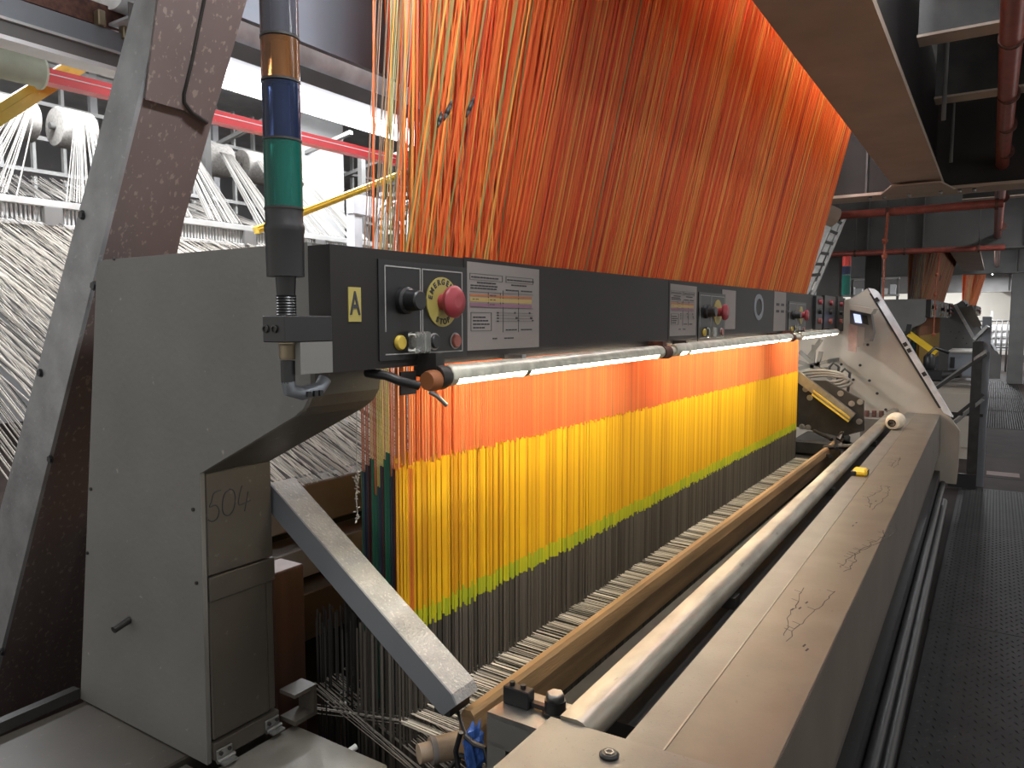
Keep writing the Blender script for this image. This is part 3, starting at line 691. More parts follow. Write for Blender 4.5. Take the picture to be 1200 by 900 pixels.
# ---- warp sheets
ws = B()
for i in range(900):
    x = 1.385 + 4.53 * (i + rnd.random() * .5) / 900; k = rnd.uniform(.08, 1.0); c = clampc((.78 * k, .73 * k, .64 * k))
    j = rnd.uniform(-.012, .012)
    ws.cord((x, 1.58, -1.10 + j), (x + rnd.uniform(-.004, .004), 1.25, -1.035 + j * .6), .0014, c)
    ws.cord((x, 1.25, -1.035 + j * .6), (x + rnd.uniform(-.004, .004), .995, -1.042 + j * .3), .0016, c)
tag(ws.build('warp_sheet', M['warp'], None, True), 'thin pale warp yarns running under the heddles to the brown reed', 'warp yarn', kind='stuff')
w2 = B()
for i in range(70):
    x = 1.36 + .45 * i / 70; k = rnd.uniform(.35, .9); c = clampc((.42 * k, .39 * k, .35 * k))
    w2.cord((x, 1.55, -1.0 - .02 * rnd.random()), (x + rnd.uniform(-.05, .02), .97, -1.18 - .03 * rnd.random()), .0013, c)
tag(w2.build('selvedge_warp', M['warp'], None, True), 'loose warp yarns fanning down below the guard arm', 'warp yarn', kind='stuff')
rb = thing('back_rest_beam', (1.26, 2.35, -.85), 'brown rest beam under the pale warp behind the heddles', 'beam')
B().box((1.26, 2.30, -.825), (6.9, 2.42, -.648), bev=.006).build('rest_bar', M['brownbeam'], rb)
B().box((1.26, 2.28, -1.02), (6.9, 2.5, -.90), bev=.004).build('lower_rail', M['frame'], rb)
B().box((1.26, 2.22, -1.25), (6.9, 2.5, -1.06), bev=.004).build('sill', M['front'], rb)
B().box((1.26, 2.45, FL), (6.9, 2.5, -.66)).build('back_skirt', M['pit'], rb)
tag(B().box((1.33, 1.66, FL), (1.44, 1.76, -.70), bev=.004).build('timber_post', M['wood']), 'red-brown timber post beside the loom column', 'post')
tag(B().prism([(1.26, -1.06), (1.335, -1.06), (1.335, -.975), (1.26, -.975), (1.26, -.985), (1.323, -.985), (1.323, -1.048), (1.26, -1.048)], 'y', 1.50, 1.56).build('steel_channel', M['front']), 'small grey steel channel at the foot of the 504 cover', 'channel')
# ---- reed / batten
rd = thing('reed_beam', (1.3, .92, -1.0), 'brown reed beam lying between the warp and the steel rail', 'reed')
b = B(); b.prism([(.950, -.885), (.958, -.875), (.978, -.878), (.99, -.90), (.99, -1.0), (.945, -1.0), (.942, -.92)], 'x', 1.30, 5.95); b.build('cap', M['reed'], rd)
B().box((1.30, .89, -1.30), (5.95, .93, -1.0)).build('batten_face', M['dark'], rd)
b = B(); b.tube([(1.27, 1.05, -.985), (1.36, .99, -.985)], .03, 16); b.tube([(1.245, 1.065, -.985), (1.27, 1.05, -.985)], .022, 14); rl = b.build('taped_roll', M['aged'], rd)
b = B(); b.tube([Vector((1.27, 1.05, -.985)), Vector((1.28, 1.043, -.985))], .0315, 16); b.build('tape_band', M['paper'], rl)
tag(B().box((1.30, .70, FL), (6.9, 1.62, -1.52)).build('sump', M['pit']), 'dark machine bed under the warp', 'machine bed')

# ---- breast beam
K = .0125           # the beam runs very slightly out of line with the control beam
def bp(x, y, z): return (x, y + (x - 1.2) * K, z)
def bprism(poly, xa, xb): 
    b = B(); n = len(poly); vs = [bp(xa, *p) for p in poly] + [bp(xb, *p) for p in poly]
    return b.add(vs, [tuple(range(n))[::-1], tuple(range(n, 2 * n))] + [(i, (i + 1) % n, n + (i + 1) % n, n + i) for i in range(n)])
BT = -.74
bm_ = thing('breast_beam', (1.1, .4, FL), 'broad brownish metal breast beam running along the loom front beside the walkway', 'beam')
bprism([(.276, BT - .004), (.522, BT - .004), (.522, -1.2), (.30, -1.2), (.272, -1.06), (.268, -1.04)], 1.10, 6.88).build('body', M['beamface'], bm_)
bprism([(.278, BT), (.278, BT - .004), (.449, BT - .004), (.449, BT)], 1.10, 6.88).build('front_lid', M['lid'], bm_)
bprism([(.4535, BT), (.4535, BT - .004), (.522, BT - .004), (.522, BT)], 1.10, 6.88).build('back_lid', M['lid2'], bm_)
bprism([(.4495, BT + .0015), (.4495, BT - .003), (.4530, BT - .003), (.4530, BT + .0015)], 1.10, 6.88).build('joint_strip', M['rail'], bm_)
bprism([(.26, -1.2), (.30, -1.2), (.30, FL), (.26, FL)], 1.10, 6.88).build('kick_panel', M['black'], bm_)
b = B(); b.tube([bp(1.1, .238, -1.30), bp(6.88, .238, -1.30)], .022, 12); b.build('toe_tube', M['black'], bm_)
b = B(); b.tube([bp(1.1, .228, -1.45), bp(6.88, .225, -1.45)], .03, 12); b.build('toe_tube', M['black'], bm_)
b = B()
for s0, n_ in ((1.75, 16), (2.35, 26), (3.2, 20), (4.2, 14)):
    x, y = s0, .345 + rnd.uniform(-.02, .03)
    for br_ in range(2):
        xx, yy = x + br_ * .03, y + br_ * .012
        for k in range(n_):
            nx = xx + rnd.uniform(.008, .04); ny = yy + rnd.uniform(-.010, .008); wv = rnd.uniform(.0006, .0013)
            b.add([bp(xx, yy - wv, BT + .0003), bp(nx, ny - wv, BT + .0003), bp(nx, ny + wv, BT + .0003), bp(xx, yy + wv, BT + .0003), bp(xx, yy, BT + .0008), bp(nx, ny, BT + .0008)], [(0, 1, 5, 4), (4, 5, 2, 3)])
            if rnd.random() < .25: b.add([bp(nx, ny, BT + .0004), bp(nx + .01, ny + .02, BT + .0004), bp(nx + .012, ny + .02, BT + .0006), bp(nx + .002, ny, BT + .0006)], [(0, 1, 2, 3)])
            xx, yy = nx, ny
for (x, y) in ((1.95, .40), (1.97, .385), (2.02, .378), (2.9, .385), (2.95, .38), (3.3, .37), (3.36, .36), (1.72, .32), (1.74, .33)):
    b.add([bp(x, y, BT + .0004), bp(x + .016, y - .003, BT + .0004), bp(x + .02, y + .001, BT + .0006), bp(x + .003, y + .004, BT + .0006)], [(0, 1, 2, 3)])
b.build('scratch_marks', M['ink'], bm_, kind='stuff')
# near end cover plate with bolt
ec = thing('end_cover_plate', (1.0, .5, -.72), 'bright worn steel end cover plate with a black bolt in the foreground', 'cover plate')
B().prism([(1.115, .642), (1.135, .25), (.55, .25), (.55, .642)], 'z', -.735, -.708).build('plate', M['lid2'], ec)
pb = atz(714, 884, -.705); b = B(); b.lathe([(.016, -.003), (.0165, .001), (.0125, .004)], pb, Vz, 20); bo = b.build('bolt', M['black'], ec)
b = B(); b.lathe([(.0085, .002), (.0085, .0055), (.0055, .0055), (.005, .0035)], pb, Vz, 6); b.build('bolt_socket', M['steel'], bo)
B().box((.58, .27, FL), (1.08, .63, -.735)).build('end_box', M['dark'], ec)
# rail
rl = thing('steel_rail', (1.1, .65, -.75), 'worn bright steel rail lying along the back edge of the breast beam', 'rail')
RZ = -.700
b = bprism([(.625, RZ - .002), (.592, RZ), (.580, RZ - .003), (.571, RZ - .010), (.566, RZ - .022), (.566, RZ - .042), (.571, RZ - .054), (.580, RZ - .061), (.625, RZ - .062)], 1.118, 6.80); b.smooth = [True] * len(b.f); b.build('bar', M['rail'], rl)
for x in (2.0, 3.6, 5.2): bprism([(.56, RZ - .058), (.62, RZ - .058), (.62, RZ - .3), (.56, RZ - .3)], x, x + .05).build('support', M['dark'], rl)
bprism([(.524, BT - .05), (.70, BT - .05), (.70, -1.4), (.524, -1.4)], 1.3, 6.88).build('trough', M['pit'], rl)
# things lying on the beam
pc = atz(1050, 503, BT); yc_ = thing('yarn_cone', (pc.x, pc.y, BT), 'cream yarn cone lying on the far end of the breast beam', 'yarn cone')
ax = Vector((-1, .12, -.05)).normalized(); c0 = Vector((pc.x + .10, pc.y - .0, BT + .058))
b = B(); b.lathe([(.035, 0), (.052, .01), (.058, .05), (.056, .10), (.045, .16), (.032, .165)], c0, ax, 24); b.build('wound_yarn', M['cone'], yc_)
b = B(); b.lathe([(.024, .164), (.026, .178), (.020, .178), (.019, .165)], c0, ax, 18); b.build('core', M['black'], yc_)
pt = atz(1008, 557, BT); tm = thing('tape_measure', (pt.x, pt.y, BT), 'yellow tape measure on the breast beam lid', 'tape measure')
b = B(); b.box((pt.x - .04, pt.y - .034, BT), (pt.x + .04, pt.y + .036, BT + .035), bev=.012); b.build('case', M['tapey'], tm)
b = B(); b.box((pt.x - .044, pt.y + .012, BT + .004), (pt.x - .02, pt.y + .038, BT + .026), bev=.004); b.build('mouth', M['black'], tm)
for k in range(4): B().box((pt.x - .02 + k * .012, pt.y - .036, BT + .006), (pt.x - .015 + k * .012, pt.y - .0335, BT + .03)).build('grip_rib', M['dark'], tm)
# limit switch block at the near end of the reed
sb = thing('switch_block', (1.26, .78, -.9), 'steel bracket with black limit switch and large bolt near the foreground', 'switch')
B().prism([(1.205, .845), (1.325, .838), (1.325, .66), (1.205, .66)], 'z', -.812, -.80).build('top_plate', M['steel'], sb)
B().box((1.205, .648, -.87), (1.217, .846, -.812)).build('side_web', M['frame'], sb)
B().box((1.205, .80, -1.15), (1.235, .846, -.86)).build('foot', M['frame'], sb)
B().box((1.24, .66, -1.15), (1.33, .82, -.83)).build('back_block', M['dark'], sb)
b = B(); b.box((1.252, .775, -.80), (1.278, .838, -.762), bev=.002); sw = b.build('switch_body', M['black'], sb)
for y in (.795, .822): B().cyl((1.265, y, -.762), Vz, .006, .008, 10).build('terminal', M['dark'], sw)
b = B(); b.box((1.262, .73, -.795), (1.275, .776, -.785)); b.build('link', M['black'], sb)
b = B(); b.lathe([(.026, 0), (.026, .008), (.022, .009), (.022, .032)], (1.272, .722, -.80), Vz, 20); b.build('collar', M['black'], sb)
b = B(); b.lathe([(.019, .032), (.019, .044), (.016, .047)], (1.272, .722, -.80), Vz, 6); b.build('hex_head', M['steel'], sb)
b = B(); b.cyl((1.2045, .823, -.975), (-1, 0, 0), .008, .004, 12); b.build('screw', M['black'], sb)
# blue plastic and cables by the foot
bb = bmesh.new(); bmesh.ops.create_icosphere(bb, subdivisions=3, radius=1)
cpt = atx(556, 880, 1.24); b = B(); vs = []
for v in bb.verts:
    k = 1 + .35 * math.sin(v.co.x * 9 + v.co.z * 5) * math.cos(v.co.y * 8 + 2) + rnd.uniform(-.12, .12); vs.append(cpt + Vector((v.co.x * .022 * k, v.co.y * .022 * k, v.co.z * .055 * k)))
b.add(vs, [tuple(x.index for x in f.verts) for f in bb.faces]); bb.free()
tag(b.build('plastic_wrap', M['bluecl']), 'crumpled blue plastic wrap by the switch bracket', 'plastic')
cb_ = B()
for k, pts in enumerate([[(545, 862), (556, 872), (568, 876), (574, 900)], [(540, 858), (534, 880), (538, 905), (560, 930)], [(528, 900), (540, 885), (556, 892), (566, 910)]]):
    cb_.tube([atx(px, py, 1.22 + .02 * k) for px, py in pts], .006, 8)
tag(cb_.build('cable_bundle', M['black']), 'black cables hanging at the near end of the reed', 'cable')

# ---- far side plate of the loom
fp = thing('loom_end_plate', (6.9, 1.0, FL), 'beige loom end plate with a slanting white edge strip at the far end', 'machine plate')
XF = 6.9
poly = [tuple(atx(px, py, XF))[1:] for px, py in ((1016, 338), (1006, 345), (996, 350))] + [(2.0, -.02), (2.1, -1.3), (.215, -1.3)] + [tuple(atx(px, py, XF))[1:] for px, py in ((1123, 548), (1125, 505), (1108, 481))]
B().prism(poly, 'x', XF, XF + .03).build('plate', M['beige'], fp)
q0, q1 = atx(1020, 343, XF), atx(1112, 487, XF)
B().prism([tuple(atx(px, py, XF))[1:] for px, py in ((1017.5, 337.5), (1024, 338.5), (1029, 342), (1117, 489), (1106, 484))], 'x', XF - .012, XF + .06).build('edge_strip', M['bright'], fp)
dirs = (q1 - q0)
B().prism([tuple(atx(px, py, XF))[1:] for px, py in ((1019, 344), (1021.5, 344), (1103, 478), (1100, 478))], 'x', XF - .014, XF).build('rubber_seal', M['black'], fp)
for t in (.05, .42, .47, .66): B().beam(q0 + dirs * t + Vector((-.016, -.012, .005)), q0 + dirs * (t + .03) + Vector((-.016, -.012, .005)), .012, .03, up=(0, -.7, .5)).build('catch', M['black'], fp)
for px, py in [(1008, 428), (1019, 446), (1028, 461), (1038, 480), (986, 427), (1000, 445), (1017, 404)]:
    p = atx(px, py, XF); B().cyl(p, (-1, 0, 0), .012, .004, 10).build('screw', M['black'], fp)
# ---- far mechanism: black plate with arm
mp_ = thing('drive_plate', (5.97, 1.05, FL), 'black bolted drive plate beside the far edge of the yellow cords', 'machine plate')
XM = 6.0
poly = [tuple(atx(px, py, XM))[1:] for px, py in ((933, 446), (968, 446), (1012, 470), (1012, 505), (985, 512), (933, 500))]
B().prism(poly, 'x', XM, XM + .04).build('plate', M['dark'], mp_)
B().box((5.97, .74, FL), (6.80, 1.62, -1.02), bev=.02).build('base_block', M['dark'], mp_)
B().box((5.97, .95, -1.02), (6.5, 1.3, -.90), bev=.02).build('base_casting', M['dark'], mp_)
for px, py in [(985, 461), (998, 473), (1008, 471), (1007, 494), (944, 456), (949, 466), (940, 500), (947, 501)]:
    p = atx(px, py, XM); b = B(); hexbolt(b, p, (-1, 0, 0), .018, .015); b.build('bolt', M['steel'], mp_)
B().beam(atx(934, 440, 5.93), atx(999, 489, 5.93), .05, .07, up=(0, .6, .8)).build('slanting_rail', M['steel'], mp_)
for o_ in (0, 5):
    B().beam(atx(953 - o_ * .3, 458 + o_ * .8, 5.88), atx(996 - o_ * .3, 490 + o_ * .8, 5.88), .012, .012, up=(0, .6, .8)).build('yellow_strip', M['yellow'], mp_)
b = B()
for k in range(3):
    c = atx(962 + k * 4, 441 + k * 3, 6.1); b.tube([c + Vector((0, math.cos(a) * .17, math.sin(a) * .045)) for a in [i * .4 for i in range(17)]], .012, 8)
b.build('hose_coil', M['frame'], mp_)
for x0, y0 in ((972, 440), (985, 447)):
    b = B(); b.tube([atx(x0, y0, 6.3), atx(x0, y0 - 10, 6.3), atx(x0 + 5, y0 - 15, 6.3), atx(x0 + 11, y0 - 10, 6.3), atx(x0 + 9, y0 + 8, 6.3), atx(x0 + 8, y0 + 16, 6.3)], .011, 8); b.build('hose', M['black'], mp_)
fr = thing('linkage_frame', (6.4, 1.5, -.4), 'grey rod linkage behind the far edge of the curtain', 'linkage')
for a_, b__ in [((936, 424), (972, 436)), ((937, 412), (975, 445)), ((954, 404), (951, 440)), ((962, 412), (958, 430)), ((936, 432), (968, 424)), ((948, 418), (962, 398))]:
    B().beam(atx(*a_, 6.4), atx(*b__, 6.4), .03, .03).build('rod', M['frame'], fr)
for px, py in ((968, 424), (955, 436)): p = atx(px, py, 6.4); B().beam(p, p + Vector((.5, 0, 0)), .03, .03).build('rod', M['frame'], fr)
# tray and clutter where the rail ends
b = thing('rail_bracket', (6.3, .85, -.9), 'dirty steel bracket with knobs beside the far rail end', 'bracket')
p0 = atx(1011, 488, 6.5); B().box((6.45, p0.y - .26, -1.2), (6.8, p0.y + .01, p0.z), bev=.01).build('block', M['brownbeam'], b)
for k in range(4): B().cyl((6.5 + .02 * k, p0.y - .03 - k * .05, p0.z), Vz, .018, .05, 10).build('knob', M['rust'], b)
cl = B(); 
for k in range(7):
    p = atx(975 + rnd.uniform(-8, 12), 520 + rnd.uniform(-6, 8), 5.6); cl.tube([p, p + Vector((rnd.uniform(-.2, .2), rnd.uniform(-.15, .15), rnd.uniform(-.08, .08))), p + Vector((rnd.uniform(-.3, .1), rnd.uniform(-.2, .1), rnd.uniform(-.1, .02)))], rnd.uniform(.01, .02), 8)
tag(cl.build('hose_tangle', M['black']), 'tangle of black hoses at the far end of the reed', 'hose')
# ---- terminal and hanging sheets
tmn = thing('control_terminal', (6.5, .92, 0), 'grey hooded control terminal with small lit screen at the beam end', 'terminal')
XT = 6.5
poly = [tuple(atx(px, py, XT))[1:] for px, py in ((996, 361), (1020, 364), (1024, 390), (1021, 400), (1012, 401), (1010, 390), (996, 388))]
B().prism(poly, 'x', XT, XT + .12).build('case', M['girder_grey'], tmn)
poly = [tuple(atx(px, py, XT - .1))[1:] for px, py in ((995, 357), (1025, 362), (1021, 368), (996, 363))]
B().prism(poly, 'x', XT - .12, XT + .12).build('hood', M['beige'], tmn)
poly = [tuple(atx(px, py, XT - .01))[1:] for px, py in ((1000, 367.5), (1008, 369), (1010, 379), (1002, 378))]
B().prism(poly, 'x', XT - .012, XT).build('screen', M['screen'], tmn)
poly = [tuple(atx(px, py, XT - .01))[1:] for px, py in ((1010, 369), (1016, 370), (1018, 381), (1011, 379))]
B().prism(poly, 'x', XT - .010, XT).build('keypad', M['black'], tmn)
for i, (pxs, mm, lb) in enumerate([(((994, 379), (1004, 382), (1003, 413), (993, 411)), 'pink', 'pinkish paper sheet hanging below the control terminal'), (((1004, 382), (1013, 384), (1012, 405), (1004, 407)), 'paper', 'pale paper sheet hanging beside the pinkish sheet')]):
    poly = [tuple(atx(px, py, XT - .03))[1:] for px, py in pxs]
    tag(B().prism(poly, 'x', XT - .004, XT + .006).build('hanging_sheet', M[mm]), lb, 'paper')
# far signal tower
p = atx(991, 345, 6.9); ft = thing('signal_tower', (6.9, p.y, p.z), 'far signal tower with red, blue and green lenses at the beam end', 'signal light')
for y0, y1, nm, mm in [(300, 312, 'red_lens', 'redl'), (312, 322, 'blue_lens', 'blue'), (322, 346, 'green_lens', 'green')]:
    z1 = atx(991, y0, 6.9).z; z0 = atx(991, y1, 6.9).z; B().lathe([(.035, z0), (.035, z1 - .004)], (6.9, p.y, 0), Vz, 18).build(nm, M[mm], ft)

# ================================================================ CREEL BEHIND (left)
def sheet_thr(name, n, xa, xb, p0, p1, label, r=.0022, jit=.012, kd=(.4, 1.0)):
    b = B()
    for i in range(n):
        x = xa + (xb - xa) * (i + rnd.random() * .8) / n; k = rnd.uniform(*kd) if rnd.random() > .12 else .12; c = clampc((.80 * k, .75 * k, .68 * k)); j = rnd.uniform(-jit, jit)
        b.cord((x, p0[0], p0[1] + j), (x + rnd.uniform(-.02, .02), p1[0], p1[1] + j * 2), r, c)
    return tag(b.build(name, M['warp'], None, True), label, 'warp yarn', kind='stuff')
sheet_thr('creel_warp', 440, 1.40, 6.6, (2.3, -.642), (5.5, .675), 'broad sheet of pale yarns sloping from the creel bar to the loom', .0032, .02)
sheet_thr('creel_warp', 440, 1.40, 6.6, (2.6, -1.10), (5.5, .60), 'lower layer of yarns under the broad sloping sheet', .0036, .03, (.4, 1.0))
gbr = thing('guide_bar', (3.5, 5.5, .7), 'long grey creel guide bar with a comb of dents crossing behind the leg', 'guide bar')
z_t = aty(60, 236, 5.5).z; z_m = aty(60, 244, 5.5).z; z_b = aty(60, 263, 5.5).z
B().box((.8, 5.44, z_m), (7.5, 5.5, z_t), bev=.004).build('top_rail', M['rack'], gbr)
B().box((.8, 5.44, z_b - .03), (7.5, 5.5, z_b), bev=.004).build('bottom_rail', M['rack'], gbr)
cbm = B()
for i in range(240): x = .8 + 6.7 * i / 240; cbm.box((x, 5.475, z_b), (x + .012, 5.49, z_m))
cbm.build('comb_dents', M['rack'], gbr, kind='stuff')
for i in range(9): B().box((.95 + i * .8, 5.43, z_b - .02), (1.07 + i * .8, 5.47, z_m), bev=.004).build('bracket', M['girder_grey'], gbr)
# rolls with bundles
RX = []
ORD = ['first', 'second', 'third', 'fourth', 'fifth', 'sixth', 'seventh', 'eighth', 'ninth', 'tenth']
for row, (yy, py0) in enumerate([(8.2, 188)]):
    for k in range(8):
        x = 3.05 + k * .56 + row * .3; zz = aty(255, py0, yy).z
        if row == 0: RX.append((x, yy, zz))
        r_ = thing('yarn_roll', (x, yy, zz), 'pale grey yarn roll, %s from the left on the %s row of the creel' % (ORD[k], 'front'), 'yarn roll', 'yarn rolls on the creel')
        b = B(); b.lathe([(.19, 0), (.205, .02), (.205, .34), (.18, .36)], (x - .18, yy, zz), (1, 0, .0), 22); b.build('wound_yarn', M['yarn'], r_)
        b = B(); b.cyl((x - .23, yy, zz), (1, 0, 0), .035, .46, 12); b.build('core', M['girder_grey'], r_)
for kb, (x, yy, zz) in enumerate(RX):
    bd = B(); xe = x - 1.35 + rnd.uniform(-.05, .1)
    for i in range(30):
        u = rnd.uniform(-1, 1); k = rnd.uniform(.3, 1); c = clampc((.42 * k, .40 * k, .37 * k))
        bd.cord((x + u * .10, yy - .22, zz + .05), (xe + u * (.18 if kb % 3 else .30), 5.49, z_t + rnd.uniform(-.0, .02)), .0042, c)
    tag(bd.build('yarn_bundle', M['warp'], None, True), 'bundle of pale yarn fanning from the %s yarn roll to the guide bar' % ORD[kb], 'yarn', 'yarn bundles of the creel', 'stuff')
bd = B()
for i in range(260):
    x = 1.6 + 2.9 * rnd.random(); k = rnd.uniform(.2, 1); c = clampc((.55 * k, .52 * k, .48 * k))
    bd.cord((x, 5.49, z_t + rnd.uniform(0, .02)), (x + .55, 7.2, z_t + .42 + rnd.uniform(-.05, .05)), .0035, c)
tag(bd.build('rear_warp', M['warp'], None, True), 'lower pale yarns rising behind the guide bar', 'yarn', kind='stuff')
rk = thing('creel_rack', (4, 9.4, FL), 'light grey creel rack of uprights and rails behind the yarn rolls', 'rack')
for k in range(27):
    x = 1.6 + k * .34; big = k % 5 == 0
    B().box((x, 9.4, 1.2), (x + (.09 if big else .035), 9.46, 3.05)).build('upright', M['rack' if not big else 'wallgrey'], rk)
for z in (1.35, 1.72, 2.1, 2.5, 2.95): B().box((1.3, 9.34, z), (11, 9.4, z + .045)).build('rail', M['rack'], rk)
for k in range(7): B().beam((1.6 + k * 1.2, 9.35, 2.3), (1.6 + k * 1.2, 7.6, 2.62), .06, .05).build('cantilever', M['rack'], rk)
for x in (2.45, 5.45, 8.0): B().box((x, 7.8, FL), (x + .08, 7.88, 2.4)).build('post', M['girder_grey'], rk)
# overhead beam at the far left
lb_ = thing('overhead_beam', (1, 3.0, 1.0), 'grey overhead beam at upper left with a rusty strip on top', 'beam')
za, zb_, zc, zd = aty(60, 0, 3.0).z, aty(60, 39, 3.0).z, aty(60, 57, 3.0).z, aty(60, 62, 3.0).z
B().box((.4, 3.0, zb_), (1.92, 3.10, aty(60, 12, 3.0).z)).build('web_face', M['arm_side'], lb_)
B().box((.4, 2.99, zb_ - .004), (1.92, 3.12, zb_ + .006)).build('ledge', M['rack'], lb_)
B().box((.4, 3.005, zc), (1.92, 3.10, zb_ - .004)).build('lower_face', M['girder_grey'], lb_)
B().box((.4, 2.995, zd), (1.92, 3.10, zc)).build('bottom_edge', M['white'], lb_)
B().box((.4, 3.03, aty(110, 19, 3.0).z - .015), (1.92, 3.1, aty(110, 19, 3.0).z + .07)).build('rust_strip', M['rust'], lb_)
for px, py in ((117, 22), (146, 38)):
    p = aty(px, py, 3.0); B().box((p.x - .015, 2.98, p.z - .03), (p.x + .015, 3.02, p.z + .03), bev=.004).build('clip', M['brass'], lb_)
B().box((.2, 3.3, 1.55), (2.0, 4.2, 1.6)).build('soffit', M['girder_grey'], lb_)
# luminaire
lu = thing('ceiling_luminaire', (2, 2.95, 1.2), 'long bright fluorescent luminaire hanging behind the signal tower', 'lamp')
LXA, LXB = 1.75, 4.05
lyy = 3.05; ztu = aty(258, 90, lyy).z
b = B(); b.tube([(LXA, lyy, ztu), (LXB, lyy, ztu)], .045, 16); b.build('fluorescent_tube', M['tubecool'], lu)
b = B(); b.box((LXA - .05, lyy - .16, ztu + .055), (LXB + .05, lyy + .30, ztu + .065)); b.build('reflector', M['reflect'], lu)
B().box((LXA - .05, lyy - .165, ztu + .04), (LXB + .05, lyy - .16, ztu + .115)).build('side_skirt', M['girder_grey'], lu)
b = B(); b.tube([(LXA - .05, lyy - .06, ztu + .215), (LXB + .05, lyy - .06, ztu + .215)], .105, 20); b.build('housing', M['housing'], lu)
for x in (LXA + .3, LXB - .3): B().tube([(x, lyy - .06, ztu + .3), (x, lyy - .06, 3.3)], .012, 6).build('hanger', M['rack'], lu)
# red rail and roller
YR = 3.6
r0, r1 = aty(46, 88, YR), aty(470, 190, YR)
rr = thing('red_rail', tuple(r0), 'bright red square rail crossing behind the slanted leg', 'rail')
B().beam(r0, r1 + (r1 - r0) * .25, .07, .062).build('bar', M['redrail'], rr)
B().beam(r0 + Vector((0, -.036, .006)), r1 + (r1 - r0) * .25 + Vector((0, -.036, .006)), .003, .004).build('edge_line', M['white'], rr)
ro = thing('roller', tuple(r0), 'pale green roller at the left end of the red rail', 'roller')
b = B(); dr = (r0 - r1).normalized(); b.lathe([(.045, -.02), (.07, -.01), (.072, .0), (.062, .012), (.062, .9)], r0 + Vector((0, 0, .01)), dr, 24); b.build('drum', M['mint'], ro)
for i, (a_, e_, Y1, Y2, lb) in enumerate([((-20, 146), (104, 68), 3.75, 3.75, 'yellow diagonal brace at upper left under the grey beam'), ((300, 270), (470, 204), 4.6, 4.6, 'yellow diagonal brace behind the green lens of the signal tower')]):
    y_ = thing('yellow_brace', tuple(aty(*a_, Y1)), lb, 'brace')
    p, q = aty(*a_, Y1), aty(*e_, Y2); B().beam(p, q, .06, .075 if i == 0 else .05).build('bar', M['yellow'], y_)
    B().beam(p + Vector((0, -.033, 0)), q + Vector((0, -.033, 0)), .006, .012).build('rib', M['yellow'], y_)
# small machine behind the left edge of cords
mc = thing('winder_head', tuple(aty(440, 270, 5.0)), 'grey winding machine head with bent tubes behind the left cords', 'machine')
p0, p1 = aty(416, 300, 5.0), aty(440, 232, 5.0)
B().box((p0.x, 5.0, p0.z - .4), (p0.x + .10, 5.1, p1.z)).build('post', M['reflect'], mc)
B().box((p0.x - .02, 4.99, aty(416, 250, 5).z), (p0.x + .5, 5.08, p1.z)).build('head_plate', M['reflect'], mc)
for px in (440, 452, 464, 478):
    b = B(); b.tube([aty(px, 302, 4.9), aty(px, 255, 4.9), aty(px + 3, 246, 4.9), aty(px + 10, 240, 4.9), aty(px + 30, 236, 4.9)], .022, 10); b.build('bent_tube', M['reflect'], mc)
for r_i in range(5):
    b = B()
    for k in range(9): p = aty(448 + k * 9, 228 + r_i * 11, 5.3); b.box(p - Vector((.022, .02, .02)), p + Vector((.022, .02, .02)))
    b.build('guide_row', M['white' if r_i % 2 else 'rack'], mc, kind='stuff')

# ================================================================ RIGHT / FAR SIDE
def pipe(name, pts, r, label, clamps=(), mm='redpipe', cat='pipe'):
    t_ = thing(name, tuple(pts[0]), label, cat); b = B(); b.tube(pts, r, 16); b.build('pipe_run', M[mm], t_)
    for c, d, rr_ in clamps:
        b = B(); b.tube([Vector(c) - Vector(d) * .012, Vector(c) + Vector(d) * .012], rr_, 16); b.build('clamp', M['rust'], t_)
        b = B(); b.tube([Vector(c), (c[0], c[1], 1.85 if c[1] < .36 else 3.3)], .006, 6); b.build('hanger', M['girder_grey'], t_)
    return t_
pm_ = atx(1190, 0, 2.9)
zp = 1.15
def pipex(px, py): return atz(px, py, zp)
yA = atz(1191, 20, zp).y
pipe('sprinkler_pipe', [(1.5, yA, zp), (6.95, yA + .03, zp), (11.4, yA + .05, zp), (18, yA + .06, zp)], .042, 'thick red pipe running overhead along the walkway', [((x, yA + .01, zp), (1, 0, 0), .05) for x in (3.1, 3.7, 4.6, 5.3, 6.1, 7.05, 8.3, 10.8, 13)])
pipe('cross_pipe', [atx(978, 253, 7.1), atx(1040, 248.5, 7.1), atx(1176, 238, 7.1)], .034, 'red cross pipe below the first crossbeam', [(atx(x, y, 7.1), (0, 1, 0), .045) for x, y in ((983, 253), (1040, 248.5), (1168, 239))])
pipe('cross_pipe', [atx(950, 299, 11.4), atx(1178, 290, 11.4)], .036, 'red cross pipe under the second crossbeam', [(atx(x, y, 11.4), (0, 1, 0), .05) for x, y in ((1002, 297), (1060, 295), (1147, 291))])
p = atx(958, 252, 6.9); tag(B().tube([p + Vector((-.2, .18, .14)), p + Vector((.1, -.12, -.02))], .085, 14).build('pipe_stub', M['girder']), 'brown grey pipe stub beside the orange cords under the crossbeam', 'pipe')
